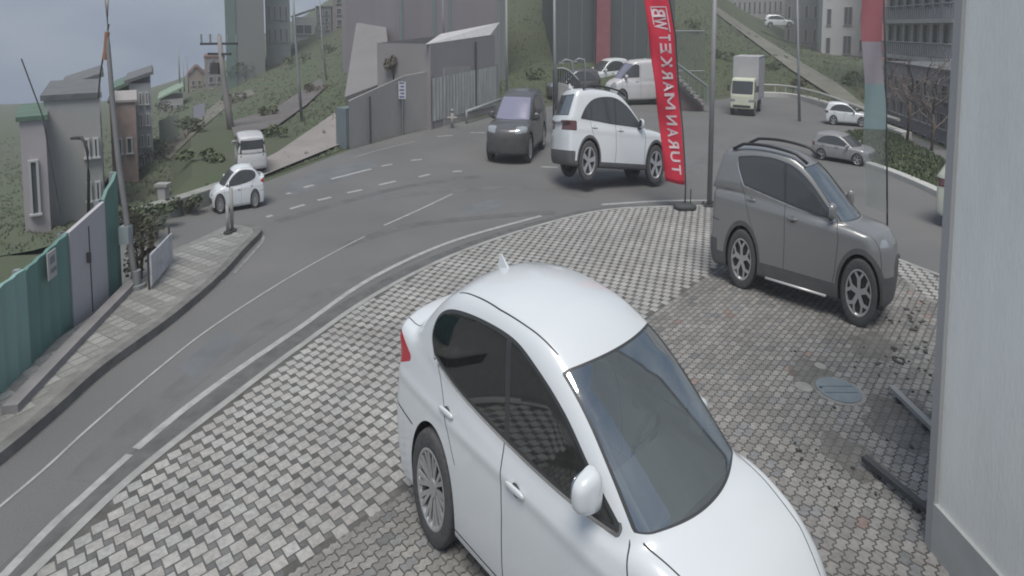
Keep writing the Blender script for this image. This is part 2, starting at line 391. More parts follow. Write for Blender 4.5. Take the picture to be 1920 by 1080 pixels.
    mb.build('underbody', M_GAP, root)
    for xc in AX:
        for s_ in (-1, 1):
            wheel(root, xc, s_*(p['track']), r, .215, scl, p['rim'], s_, steer if xc > 1 else 0)
    # handles and mirrors
    for (hx_, hz2) in p['handles']:
        for s_ in (-1, 1):
            y = surf_y(F, hx_, hz2, s_); hd = MB()
            hd.add(*ellipsoid((hx_, y, hz2), (.05, .012, .035), scl, 14, 8)); hd.cur = 1
            hd.add(*ellipsoid((hx_+.0, y+s_*.018, hz2+.006), (.115, .017, .018), scl, 16, 8, .8)); hd.build('door_handle', None, root, True, [M_TRIM, paint if not p.get('darkhandle') else M_TRIM])
    mx_, mz = p['mirror']
    for s_ in (-1, 1):
        mo_ = p.get('mout', (.155, .155))[0 if s_ < 0 else 1]
        y = surf_y(F, mx_, mz-.12, s_); mz = p['mirror'][1]-(p.get('mdrop', 0) if s_ > 0 else 0)
        vs, fs = ellipsoid((mx_+.03, s_*(abs(y)+mo_), mz), (.10, .125, .085), scl, 22, 16, .62, lambda a, b, c: (a*(1-.25*s_*b/.125) if a > 0 else a*.35, b, c*(1-.22*s_*b/.125)))
        mo = mesh_obj('side_mirror', vs, fs, paint, root, True)
        mb = MB(); mb.add(*ellipsoid((mx_+.02, s_*(abs(y)+mo_*.4), mz-.075), (.06, .11, .035), scl, 12, 8)); mb.build('mirror_base', M_TRIM, mo, True)
        mb = MB(); mb.add(*ellipsoid((mx_-.012, s_*(abs(y)+mo_), mz), (.01, .105, .066), scl, 16, 10, .75)); mb.build('mirror_glass', M_MIRROR, mo, True)
    if p.get('fin'):
        fx, fz = p['fin']; hh = .09
        vs = [(fx-.07, -.02, fz), (fx+.10, -.02, fz), (fx+.10, .02, fz), (fx-.07, .02, fz), (fx-.075, -.005, fz+hh), (fx-.04, -.005, fz+hh), (fx-.04, .005, fz+hh), (fx-.075, .005, fz+hh)]
        mesh_obj('roof_antenna', [tuple(v[i]*scl[i] for i in range(3)) for v in vs], [(0, 1, 5, 4), (1, 2, 6, 5), (2, 3, 7, 6), (3, 0, 4, 7), (4, 5, 6, 7)], paint, root)
    if p.get('rails'):
        (x0, x1, yy, zz) = p['rails']; roof = itp(p['roof'])
        for s_ in (-1, 1):
            mb = MB(); pts = []
            for k in range(15):
                t = k/14; xx = x0+(x1-x0)*t; e = min(1, min(t, 1-t)*7)
                pts.append((xx*scl[0], s_*yy*scl[1], (roof(np.array(xx))-p['rcrown']*yy*yy + zz*e + .012)*scl[2]))
            mb.tube(pts, .026, 8); mb.build('roof_rail', M_RAIL, root, True)
    for (px_, s0) in p.get('wipers', []):
        mb = MB(); q = [(bx-.02, px_), (bx-.18, px_+s0*.5)]
        pts = []
        for k in range(7):
            t = k/6; x_ = q[0][0]+(q[1][0]-q[0][0])*t*.35; y_ = q[0][1]+(q[1][1]-q[0][1])*t
            zs = np.linspace(.8, 1.6, 500); vv = F(np.full(500, x_), np.full(500, y_), zs); z_ = zs[np.argmax(vv > 0)]
            pts.append((x_*scl[0], y_*scl[1], (z_+.012)*scl[2]))
        mb.tube(pts, .007, 5); mb.build('wiper', M_TRIM, root)
    if interior:
        mb = MB(); B = lambda c, d, **k: mb.box(tuple(c[i]*scl[i] for i in range(3)), tuple(d[i]*scl[i] for i in range(3)), **k)
        bz0 = belt_z = float(itp(p['belt'])(np.array(1.6)))
        B((bx-.45, 0, bz0-.12), (.62, 1.36, .10)); B((bx-.62, 0, bz0-.25), (.2, 1.3, .2)); B((.9, 0, p['zb']+.14), (2.6, 1.3, .04))
        mb.build('dashboard', M_DASH, root)
        for (sx, sy) in ((1.05, -.36), (1.05, .36)):
            mb = MB(); B = lambda c, d, **k: mb.box(tuple(c[i]*scl[i] for i in range(3)), tuple(d[i]*scl[i] for i in range(3)), **k)
            mb.add(*ellipsoid((sx, sy, .52), (.27, .25, .10), scl, 16, 8, .5)); mb.add(*ellipsoid((sx-.26, sy, .82), (.10, .24, .34), scl, 16, 10, .5, lambda a, b, c: (a-.18*c, b*(1-.25*max(0, c/.34)), c)))
            mb.add(*ellipsoid((sx-.34, sy, 1.19), (.05, .13, .09), scl, 12, 8, .6)); mb.build('seat', M_SEAT, root, True)
        mb = MB(); mb.add(*ellipsoid((.1, 0, .5), (.25, .62, .11), scl, 16, 8, .4)); mb.add(*ellipsoid((-.2, 0, .85), (.09, .62, .3), scl, 16, 10, .4)); mb.build('rear_seat', M_SEAT, root, True)
        mb = MB(); n = 22; cx_, cy_, cz_ = bx-.80, .36, bz0-.05
        mb.tube([((cx_+.18*.4*math.sin(2*PI*k/n))*scl[0], (cy_+.18*math.cos(2*PI*k/n))*scl[1], (cz_+.18*.9*math.sin(2*PI*k/n))*scl[2]) for k in range(n+1)], .016, 6, False)
        mb.tube([((cx_)*scl[0], (cy_-.17)*scl[1], cz_*scl[2]), ((cx_)*scl[0], (cy_+.17)*scl[1], cz_*scl[2])], .02, 6)
        mb.build('steering_wheel', M_TRIM, root, True)
    return root, F
M_WHITE = mat('white_paint', (.62, .65, .67), .32, 0, coat=1.0, spec=.5)
M_GREYP = mat('grey_metallic_paint', (.232, .236, .238), .38, .35, coat=.8)
M_TYRE = mat('tyre_rubber', (.065, .065, .068), .85, var=.3, scale=30)
M_ALLOY = mat('alloy_silver', (.48, .48, .49), .38, .6)
M_STEELRIM = mat('steel_rim', (.25, .26, .27), .55, .4)
M_BRAKE = mat('brake_dark', (.05, .05, .052), .6, .3)
M_GAP = mat('shut_line_dark', (.03, .03, .032), .8)
M_TRIM = mat('black_trim', (.045, .047, .05), .45)
M_CLAD = mat('dark_plastic', (.085, .087, .09), .65, var=.15, scale=8)
M_CHROME = mat('chrome', (.75, .76, .78), .15, 1.0)
M_MIRROR = mat('mirror_glass', (.5, .52, .55), .05, 1.0)
M_RAIL = mat('roof_rail_black', (.02, .02, .022), .4)
M_DASH = mat('dashboard_grey', (.17, .175, .18), .75, var=.2)
M_SEAT = mat('seat_fabric', (.09, .09, .095), .9, var=.25, scale=14)
M_LAMP = mat('headlamp_lens', (.34, .36, .38), .12, .3, coat=1)
M_TAIL = mat('taillight_red', (.45, .02, .035), .18, coat=1)
M_TAILDARK = mat('taillight_dark', (.10, .035, .035), .15, coat=1)
M_GLASS = glass('car_glass', (.62, .66, .67), .34, .07)
M_SIDEGLASS = glass('tinted_glass', (.30, .30, .31), .13)
SEDAN = dict(wb=2.55, r=.345, arch=.045, xax=-.15, track=.79, xf=3.20, xr=-1.12, zb=.17, top=1.62,
    deck=[(-1.25, 1.11), (-1.05, 1.15), (-.6, 1.15), (0, 1.08), (1, .985), (2.0, .955), (2.35, .955), (2.6, .905), (2.85, .82), (3.05, .70), (3.25, .55)],
    plan=[(-1.2, .80), (-.7, .855), (0, .885), (1.3, .89), (2.2, .875), (2.5, .84), (2.8, .76), (3.2, .62)],
    tumble=[(.1, .93), (.3, .985), (.55, 1.0), (.75, .985), (.9, .955), (1.0, .925), (1.15, .89)],
    belt=[(-1.2, 1.10), (-.1, 1.07), (.87, .965), (2.0, .93), (2.6, .93)], ws=((2.36, .955), (1.49, 1.47)), rg=((-.80, 1.13), (-.26, 1.47)),
    roof=[(-.6, 1.42), (-.1, 1.53), (.5, 1.59), (1.0, 1.565), (1.7, 1.46)], gw=(.815, .70), zrail=1.42, gplan=0, gtaper=.10, gmid=.8,
    wcurve=.30, rcurve=.30, rcrown=.17, crown=.055, nround=.32, tround=.20, nose=[(.1, .10), (.35, .02), (.55, .0), (.7, .05), (.85, .2)], tail=[(.1, .12), (.4, .02), (.6, .0), (.8, .03), (.95, .05), (1.06, .0), (1.2, .05)],
    k_sh=.10, crease=([-1, 3.3], [.86, .74]), krg=.12,
    win=[(-.20, 1.13, 1), (-.27, 1.21), (-.22, 1.31), (0.0, 1.385), (.4, 1.425), (.85, 1.425), (1.17, 1.36), (1.50, 1.245), (1.78, 1.09), (2.04, .95, 1), (1.5, .955), (.87, .985), (.3, 1.04)],
    pillars=[((.93, .9), (.80, 1.5), .03), ], chrome=([-.4, .87, 1.5, 2.2], [1.125, .985, .955, .975]),
    wshw=(.735, .62), whd=.02, cowlz=.955, cowls=.0, rghw=(.62, .50), rgt=.03, rgb=.03,
    lamps={'taillight': lambda x, y, z: np.maximum(np.maximum(np.abs(z-.985)-.10+.30*np.clip(x+.9, 0, 1), x+.62), .38-np.abs(y)),
           'headlight': lambda x, y, z: np.maximum(np.maximum(np.abs(z-.66-.12*(3.4-x))-.075, 3.03-x), .30-np.abs(y)),
           'grille': lambda x, y, z: np.maximum(np.maximum(np.abs(z-.42)-.10, 3.0-x), np.abs(y)-.48)},
    gaps=[[(2.14, .93), (2.21, .80), (2.16, .45), (2.12, .24)], [(.88, .99), (.93, .6), (.93, .24)], [(-.14, 1.10), (.02, .92), (.12, .78), (.26, .63)], [(-.1, .25), (2.2, .235)], [(-.5, .62), (-.93, .66)]],
    tgaps=[[(2.22, .70), (2.5, .66), (2.8, .58), (3.0, .45)], [(-.05, .57), (.6, .60), (1.30, .575)], [(-.62, .60), (-.8, .62), (-.97, .60)]],
    handles=[(1.10, .80), (.10, .875)], mirror=(1.82, 1.08), mout=(.12, -.06), mdrop=.07, fin=(.02, 1.53), rim='multi', wipers=[])
sedan, _ = build_car(SEDAN, 'sedan_car', (.015, 4.972, KZ), math.radians(-48.76), (.852, .80, 1.492), M_WHITE, 'large white saloon car parked closest to the camera on the paving', 'car', h=.022)

M_DARKGL = mat('dark_window', (.06, .066, .07), .08, coat=.3)
GREY_SUV = dict(sg=M_DARKGL, wb=2.64, r=.365, arch=.05, track=.80, xf=3.22, xr=-1.0, zb=.22, top=1.78, cladding=.06, sill=.40, cladends=.55,
    deck=[(-1.2, 1.15), (-.5, 1.20), (.8, 1.16), (2.0, 1.08), (2.4, 1.06), (2.9, 1.0), (3.3, .90), (3.6, .78)],
    plan=[(-1.2, .84), (-.6, .895), (0, .92), (1.3, .92), (2.6, .92), (3.1, .88), (3.6, .78)],
    tumble=[(.1, .95), (.3, .985), (.6, 1.0), (.85, .985), (1.05, .95), (1.2, .91), (1.4, .87)],
    belt=[(-1.2, 1.24), (-.1, 1.26), (.87, 1.16), (2.0, 1.08), (2.6, 1.04)], ws=((2.42, 1.05), (1.42, 1.62)), rg=((-.98, 1.15), (-.70, 1.60)),
    roof=[(-.9, 1.62), (-.4, 1.68), (.4, 1.72), (1.0, 1.69), (1.7, 1.60)], gw=(.82, .66), zrail=1.62, gplan=0, gtaper=.05, gmid=.6,
    wcurve=.28, rcurve=.20, rcrown=.10, crown=.05, nround=.26, tround=.14, nose=[(.1, .10), (.4, .02), (.6, .0), (.8, .03), (1.0, .16)], tail=[(.1, .12), (.45, .0), (.7, .03), (1.0, .06), (1.2, .10)],
    k_sh=.09, crease=([-1, 3.3], [1.06, .92]), krg=.10,
    win=[(.0, 1.28, 1), (-.16, 1.46), (-.20, 1.565, 1), (.2, 1.60), (.7, 1.60), (1.15, 1.54), (1.5, 1.41), (1.82, 1.23), (2.06, 1.085, 1), (1.4, 1.13), (.8, 1.19)],
    pillars=[((1.02, 1.0), (.92, 1.7), .028)], chrome=([-.4, -.02, .8, 2.2], [1.56, 1.5, 1.25, 1.2]), chw=.016,
    wshw=(.76, .60), whd=.02, cowlz=1.06, rghw=(.68, .56), rgt=.04, rgb=.06,
    lamps={'taillight': lambda x, y, z: np.maximum(np.maximum(np.abs(z-1.02)-.07, x+.80), .35-np.abs(y)),
           'headlight': lambda x, y, z: np.maximum(np.maximum(np.abs(z-.90)-.035, 2.98-x), .40-np.abs(y)),
           'grille': lambda x, y, z: np.maximum(np.maximum(np.abs(z-.70)-.16, 3.2-x), np.abs(y)-.55)},
    gaps=[[(2.12, 1.1), (2.2, .9), (2.16, .55), (2.1, .36)], [(1.0, 1.18), (1.04, .7), (1.03, .36)], [(-.1, 1.3), (.05, 1.1), (.2, .85), (.33, .7)], [(-.6, .78), (-.95, .80)]],
    tgaps=[[(2.2, .74), (2.8, .73), (3.3, .66)]], handles=[(1.20, .985), (.20, 1.10)], mirror=(2.0, 1.17), mout=(.13, .13), rails=(-.38, 1.42, .60, .055), rim='star', wipers=[], darkhandle=False, tailm=M_TAILDARK)
WHITE_SUV = dict(sg=M_DARKGL, wb=2.6, r=.345, arch=.05, track=.76, xf=3.36, xr=-.86, zb=.24, top=1.68, cladding=.05, sill=.34, cladends=.50,
    deck=[(-1.2, 1.02), (-.5, 1.06), (.8, 1.03), (2.0, .99), (2.3, .99), (2.8, .95), (3.15, .86), (3.5, .74)],
    plan=[(-1.2, .80), (-.6, .85), (0, .875), (1.3, .88), (2.5, .875), (2.9, .84), (3.5, .72)],
    tumble=[(.1, .95), (.3, .985), (.6, 1.0), (.8, .98), (.95, .955), (1.05, .92), (1.3, .88)],
    belt=[(-1.2, 1.06), (-.1, 1.06), (.87, 1.01), (2.0, .98), (2.6, .96)], ws=((2.34, .98), (1.42, 1.52)), rg=((-.86, 1.06), (-.58, 1.52)),
    roof=[(-.8, 1.53), (-.3, 1.60), (.4, 1.63), (1.0, 1.60), (1.7, 1.51)], gw=(.81, .66), zrail=1.52, gplan=0, gtaper=.05, gmid=.6,
    wcurve=.28, rcurve=.18, rcrown=.10, crown=.05, nround=.26, tround=.13, nose=[(.1, .10), (.4, .02), (.6, .0), (.8, .05), (.95, .16)], tail=[(.1, .14), (.45, .0), (.7, .0), (.95, .03), (1.1, .10)],
    k_sh=.09, crease=([-1, 3.3], [.88, .84]), krg=.10,
    win=[(-.34, 1.07, 1), (-.16, 1.25), (.12, 1.39), (.55, 1.455), (1.0, 1.45), (1.4, 1.34), (1.75, 1.16), (2.04, .99, 1), (1.4, 1.005), (.8, 1.02), (.2, 1.05)],
    pillars=[((1.0, .9), (.92, 1.6), .03), ((.02, .9), (.02, 1.6), .03)],
    wshw=(.75, .60), whd=.02, cowlz=.985, rghw=(.66, .56), rgt=.05, rgb=.04,
    lamps={'taillight': lambda x, y, z: np.maximum(np.maximum(np.abs(z-.93)-.085, x+.50), .30-np.abs(y)),
           'headlight': lambda x, y, z: np.maximum(np.maximum(np.abs(z-.80-.1*(3.3-x))-.06, 2.88-x), .40-np.abs(y)),
           'grille': lambda x, y, z: np.maximum(np.maximum(np.abs(z-.60)-.14, 3.1-x), np.abs(y)-.55)},
    gaps=[[(2.08, .98), (2.14, .8), (2.1, .3)], [(.96, 1.0), (1.0, .6), (.98, .3)], [(-.02, 1.05), (.08, .85), (.22, .66)]],
    tgaps=[[(2.2, .70), (2.7, .69), (3.1, .62)]], handles=[(1.15, .90), (.16, .92)], mirror=(1.86, 1.05), rails=(-.25, 1.40, .60, .05), rim='five', fin=(-.45, 1.59), wipers=[], tailm=M_TAILDARK)
gsu, _ = build_car(GREY_SUV, 'suv_car', (4.409, 9.762, KZ), -.788, (.655, .55, 1.42), M_GREYP, 'grey SUV with roof rails and silver spoked rims parked on the paving', 'car', h=.03)
mb = MB(); mb.tube([(.63*.655, -.935*.55, .245*1.38), (2.0*.655, -.935*.55, .245*1.38)], .022, 8); mb.tube([(.63*.655, .935*.55, .245*1.38), (2.0*.655, .935*.55, .245*1.38)], .022, 8)
mb.build('side_step', mat('step_aluminium', (.62, .62, .62), .35, .4), gsu, True)
wsu, _ = build_car(WHITE_SUV, 'suv_car', (2.13, 15.75, 0), .294, (.80, .78, 1.58), M_WHITE, 'white SUV crossing the road behind the red banner, its right side raised', 'car', h=.035)
wsu.rotation_euler = (math.radians(-9), math.radians(7.0), .294); wsu.location.z = .24
# ------------------------------------------------------------------ ground, road, kerbs
def poly_obj(name, pts, z, m, label=None):
    o = mesh_obj(name, [(p[0], p[1], z) for p in pts], [tuple(range(len(pts)))], m); tag(o, kind='structure'); return o
def smooth_path(P, n=6):
    P = [Vector(p) for p in P]; out_ = []
    for i in range(len(P)-1):
        p0, p1, p2, p3 = P[max(i-1, 0)], P[i], P[i+1], P[min(i+2, len(P)-1)]
        for j in range(n):
            t = j/n; out_.append(.5*((2*p1)+(p2-p0)*t+(2*p0-5*p1+4*p2-p3)*t*t+(3*p1-p0-3*p2+p3)*t**3))
    return out_+[P[-1]]
def offset(path, d):
    out_ = []
    for i, p in enumerate(path):
        t = (path[min(i+1, len(path)-1)]-path[max(i-1, 0)]); n = Vector((-t.y, t.x, 0)).normalized(); out_.append(p+n*d)
    return out_
def strip(mb, path, d0, d1, z):
    a, b = offset(path, d0), offset(path, d1)
    for i in range(len(path)-1): mb.quad((*a[i].xy, z), (*b[i].xy, z), (*b[i+1].xy, z), (*a[i+1].xy, z))
def kerb(mb, path, d0, d1, z0, z1, joints=.6):
    a, b = offset(path, d0), offset(path, d1); n = len(path)
    vs = []
    for i in range(n): vs += [(*a[i].xy, z0), (*a[i].xy, z1-.02), (*(a[i]*.85+b[i]*.15).xy, z1), (*b[i].xy, z1), (*b[i].xy, z0)]
    fs = [(i*5+k, i*5+k+1, i*5+5+k+1, i*5+5+k) for i in range(n-1) for k in range(4)] + [(0, 1, 2, 3, 4), tuple(range((n-1)*5, n*5))]
    mb.add(vs, fs)
M_ASPH = mat('asphalt', (.178, .180, .184), .9, var=.0)
def asphalt():
    m = bpy.data.materials.new('asphalt_road'); m.use_nodes = True; n = m.node_tree.nodes; l = m.node_tree.links.new; b = n['Principled BSDF']
    t = n.new('ShaderNodeTexCoord'); b.inputs['Roughness'].default_value = .85
    def noise(s, d): z = n.new('ShaderNodeTexNoise'); z.inputs['Scale'].default_value = s; z.inputs['Detail'].default_value = d; l(t.outputs['Object'], z.inputs['Vector']); return z
    a, c = noise(.35, 4), noise(60, 2)
    r = n.new('ShaderNodeValToRGB'); r.color_ramp.elements[0].position = .35; r.color_ramp.elements[1].position = .7
    r.color_ramp.elements[0].color = (.132, .134, .133, 1); r.color_ramp.elements[1].color = (.166, .163, .162, 1); l(a.outputs['Fac'], r.inputs['Fac'])
    r2 = n.new('ShaderNodeValToRGB'); r2.color_ramp.elements[0].color = (.86, .86, .86, 1); r2.color_ramp.elements[1].color = (1.08, 1.08, 1.08, 1); r2.color_ramp.elements[0].position = .3; r2.color_ramp.elements[1].position = .7; l(c.outputs['Fac'], r2.inputs['Fac'])
    mx_ = n.new('ShaderNodeMixRGB'); mx_.blend_type = 'MULTIPLY'; mx_.inputs['Fac'].default_value = 1; l(r.outputs[0], mx_.inputs['Color1']); l(r2.outputs[0], mx_.inputs['Color2']); l(mx_.outputs[0], b.inputs['Base Color'])
    bp = n.new('ShaderNodeBump'); bp.inputs['Strength'].default_value = .25; bp.inputs['Distance'].default_value = .01; l(c.outputs['Fac'], bp.inputs['Height']); l(bp.outputs[0], b.inputs['Normal'])
    return m
M_ROAD = asphalt()
M_SOIL = mat('soil_grass', (.066, .090, .048), .95, var=.35, scale=.5, col2=(.082, .086, .058), detail=8)
M_LINE = mat('road_paint', (.42, .42, .41), .8, var=.18, scale=7, col2=(.26, .26, .255), detail=8)
M_LINE2 = mat('worn_road_paint', (.22, .22, .22), .8, var=.3, scale=5)
M_KERB = mat('kerb_concrete', (.30, .30, .29), .85, var=.2, scale=4)
M_KERBD = mat('kerb_dark', (.11, .112, .112), .9, var=.25, scale=4)
M_CONC = mat('concrete', (.31, .305, .295), .85, var=.14, scale=1.2, bump=.1, bscale=20)
def ground_z(x, y):
    az = x/max(y, 1.0); z = -.02
    k = min(1, max(0, (-.36-az)/.2))
    if y > 25: z -= .175*(min(y, 130)-25)*k
    k2 = min(1, max(0, (-.55-az)/.12))
    if y > 11: z -= .30*min(y-11, 16)*k2
    return z
V_ = []; ys = [-14, -4, 2, 8, 11, 12.5, 14, 17, 20, 25, 28, 32, 38, 46, 60, 80, 120, 160, 200]; azs = np.linspace(-1.6, 1.6, 65)
for y in ys:
    for a_ in azs: x = a_*max(y, 16); V_.append((x, y, ground_z(x, y)))
n_ = len(azs); mesh_obj('ground', V_, [(j*n_+i, j*n_+i+1, (j+1)*n_+i+1, (j+1)*n_+i) for j in range(len(ys)-1) for i in range(n_-1)], M_SOIL)['kind'] = 'structure'
road_px = [(-500, 1500), (900, 1500)]
poly_obj('road', [(-16, -4), (30, -4), (40, 20), (30, 34), G(1500, 184).xy[:], G(1420, 178).xy[:], G(1270, 196).xy[:], G(1050, 196).xy[:], G(930, 214).xy[:], G(760, 252).xy[:], G(655, 281).xy[:], G(505, 338).xy[:], G(390, 385).xy[:], G(240, 436).xy[:], G(0, 560).xy[:], (-16, 6)], .0, M_ROAD)
edge_px = [(-260, 1420), (-60, 1190), (80, 1052), (250, 892), (430, 750), (560, 652), (700, 556), (850, 480), (1000, 428), (1130, 397), (1240, 390), (1330, 388)]
E_ = smooth_path([G(*p) for p in edge_px], 8)
right_px = [(1330, 388), (1480, 424), (1640, 474), (1770, 522), (1960, 590), (2300, 740)]
ER = smooth_path([G(*p) for p in right_px], 4)
mb = MB(); kerb(mb, E_+ER[1:], -.0, -.11, 0.0, KZ+.014); mb.build('kerb', M_KERB)['kind'] = 'structure'
mb = MB(); strip(mb, E_, .0, .30, .004); mb.build('gutter', M_KERBD)['kind'] = 'structure'
# forecourt slab under the pavers
inner = offset(E_+ER[1:], -.108)
fore = [Vector((p.x, p.y)) for p in inner] + [Vector((9.5, -3)), Vector((-8, -3))]
poly_obj('paving_joints', [(p.x, p.y) for p in fore], KZ, mat('joint_sand', (.10, .097, .09), .95, var=.3, scale=6))
# the line where the two kinds of paver meet
B0, B1 = G(560, 1056, KZ), G(1345, 500, KZ); Bd = (B1-B0).normalized(); Bn = Vector((-Bd.y, Bd.x, 0))
def inside(poly):
    f = polysd([(p[0], p[1]) for p in poly]); return f
fsd = inside(fore)
def attr_mesh(name, V, Fc, cols, m):
    me = bpy.data.meshes.new(name); me.from_pydata(V, [], Fc); me.materials.append(m)
    ca = me.color_attributes.new('tint', 'FLOAT_COLOR', 'CORNER'); arr = np.repeat(np.array(cols, dtype=np.float32), [len(f) for f in Fc], axis=0)
    ca.data.foreach_set('color', np.concatenate([arr, np.ones((len(arr), 1), np.float32)], 1).ravel()); me.update()
    o = bpy.data.objects.new(name, me); C.objects.link(o); o['kind'] = 'structure'; return o
def tintmat(name, rough=.85, sc_=25, amp=.22):
    m = bpy.data.materials.new(name); m.use_nodes = True; n = m.node_tree.nodes; l = m.node_tree.links.new; b = n['Principled BSDF']; b.inputs['Roughness'].default_value = rough
    a = n.new('ShaderNodeAttribute'); a.attribute_name = 'tint'; t = n.new('ShaderNodeTexCoord'); z = n.new('ShaderNodeTexNoise'); z.inputs['Scale'].default_value = sc_; z.inputs['Detail'].default_value = 5; z.inputs['Roughness'].default_value = .7
    l(t.outputs['Object'], z.inputs['Vector']); r = n.new('ShaderNodeMapRange'); r.inputs[1].default_value = .3; r.inputs[2].default_value = .7; r.inputs[3].default_value = 1-amp; r.inputs[4].default_value = 1+amp; l(z.outputs['Fac'], r.inputs[0])
    z2 = n.new('ShaderNodeTexNoise'); z2.inputs['Scale'].default_value = .9; z2.inputs['Detail'].default_value = 4; l(t.outputs['Object'], z2.inputs['Vector'])
    r3 = n.new('ShaderNodeMapRange'); r3.inputs[1].default_value = .3; r3.inputs[2].default_value = .7; r3.inputs[3].default_value = .78; r3.inputs[4].default_value = 1.12; l(z2.outputs['Fac'], r3.inputs[0])
    mu = n.new('ShaderNodeMath'); mu.operation = 'MULTIPLY'; l(r.outputs[0], mu.inputs[0]); l(r3.outputs[0], mu.inputs[1])
    v = n.new('ShaderNodeVectorMath'); v.operation = 'SCALE'; l(a.outputs['Color'], v.inputs[0]); l(mu.outputs[0], v.inputs['Scale']); l(v.outputs[0], b.inputs['Base Color'])
    bp = n.new('ShaderNodeBump'); bp.inputs['Strength'].default_value = .3; bp.inputs['Distance'].default_value = .01; l(z.outputs['Fac'], bp.inputs['Height']); l(bp.outputs[0], b.inputs['Normal'])
    return m
M_PAVE = tintmat('paver_stone')
SIDE = polysd([(q.x, q.y) for q in (G(1600, 440), G(1668, 512), G(1740, 568), G(1960, 700), G(2200, 800), G(2300, 560), G(1700, 440))])
def pinwheel(name, sdf, side, a_, b_, ang, bounds, z):
    # big squares with small dark squares between them
    V, Fc, cols = [], [], []; ca, sa = math.cos(ang), math.sin(ang)
    e1 = np.array([a_, b_]); e2 = np.array([-b_, a_]); R_ = np.array([[ca, -sa], [sa, ca]])
    x0, x1, y0, y1 = bounds; n = int(max(x1-x0, y1-y0)*1.5/math.hypot(a_, b_)); cx_, cy_ = (x0+x1)/2, (y0+y1)/2
    I, J = np.meshgrid(np.arange(-n, n), np.arange(-n, n)); O = I[..., None]*e1+J[..., None]*e2
    O = O.reshape(-1, 2) @ R_.T + np.array([cx_, cy_])
    ok = (O[:, 0] > x0) & (O[:, 0] < x1) & (O[:, 1] > y0) & (O[:, 1] < y1); O = O[ok]; O = O[(sdf(O[:, 0], O[:, 1]) < -.05)]
    s = (O[:, 0]-B0.x)*Bn.x+(O[:, 1]-B0.y)*Bn.y; O = O[(s > -.07) | (SIDE(O[:, 0], O[:, 1]) < 0)] if side > 0 else O[s < 0]
    g = .007
    for o in O:
        t = RNG.uniform(.90, 1.08); warm = RNG.uniform(-.003, .007)
        q = o + R_ @ np.array([a_/2, a_/2])
        h = a_/2-g; b = len(V)
        for dx, dy in ((-1, -1), (1, -1), (1, 1), (-1, 1)): p = q + R_ @ np.array([dx*h, dy*h]); V.append((p[0], p[1], z+RNG.uniform(0, .002)))
        Fc.append((b, b+1, b+2, b+3)); cols.append((.345*t+warm, .340*t, .328*t-warm))
        q = o + R_ @ np.array([a_+b_/2, b_/2]); h = b_/2-g*.4; b = len(V); t = RNG.uniform(.7, 1.35)
        for dx, dy in ((-1, -1), (1, -1), (1, 1), (-1, 1)): p = q + R_ @ np.array([dx*h, dy*h]); V.append((p[0], p[1], z-.001))
        Fc.append((b, b+1, b+2, b+3)); cols.append((.125*t, .125*t, .124*t))
    return attr_mesh(name, V, Fc, cols, M_PAVE)
pinwheel('pinwheel_paving', fsd, 1, .130, .064, math.atan2(Bd.y, Bd.x)-.05, (-9, 11, 2, 16), KZ+.004)
def zigzag(name, sdf, ang, bounds, z):
    V, Fc, cols = [], [], []; ca, sa = math.cos(ang), math.sin(ang); w_, h_ = .150, .084; g = .0062
    x0, x1, y0, y1 = bounds; cx_, cy_ = (x0+x1)/2, (y0+y1)/2; n = int(max(x1-x0, y1-y0)/h_)
    zz = .011; prof = [(-.5, 0), (-.375, 1), (-.125, -1), (.125, 1), (.375, -1), (.5, 0)]
    for j in range(-n, n):
        for i in range(-n//2, n//2):
            ux, uy = (i+.5*(j % 2))*w_, j*h_; px_, py_ = cx_+ux*ca-uy*sa, cy_+ux*sa+uy*ca
            if not (x0 < px_ < x1 and y0 < py_ < y1): continue
            V.append((px_, py_, ux, uy)); 
    P_ = np.array(V); ok = (sdf(P_[:, 0], P_[:, 1]) < -.03) & ((P_[:, 0]-B0.x)*Bn.x+(P_[:, 1]-B0.y)*Bn.y < -.03) & (SIDE(P_[:, 0], P_[:, 1]) > -.04); P_ = P_[ok]; V = []
    for px_, py_, ux, uy in P_:
        t = RNG.uniform(.80, 1.15); c = (.235*t, .228*t, .216*t)
        nn = math.sin(px_*1.3+2.1)*math.sin(py_*1.1+.7)+.5*math.sin(px_*3.1-py_*2.3)
        if RNG.random() < (.08 if nn > .9 else .006): c = (.24*t, .185*t, .165*t)
        elif RNG.random() < .12: c = (.19*t, .192*t, .192*t)
        b = len(V); pts = [(k*w_*(1-2*g/w_), -h_/2+g+zz*s_) for k, s_ in prof] + [(k*w_*(1-2*g/w_), h_/2-g+zz*s_) for k, s_ in prof[::-1]]
        for lx, ly in pts: V.append((px_+lx*ca-ly*sa, py_+lx*sa+ly*ca, z))
        Fc.append(tuple(range(b, b+len(pts)))); cols.append(c)
    return attr_mesh(name, V, Fc, cols, M_PAVE)
zigzag('zigzag_paving', fsd, math.atan2(Bd.y, Bd.x)+.0, (-2.5, 9.2, 1.5, 11.5), KZ+.008)
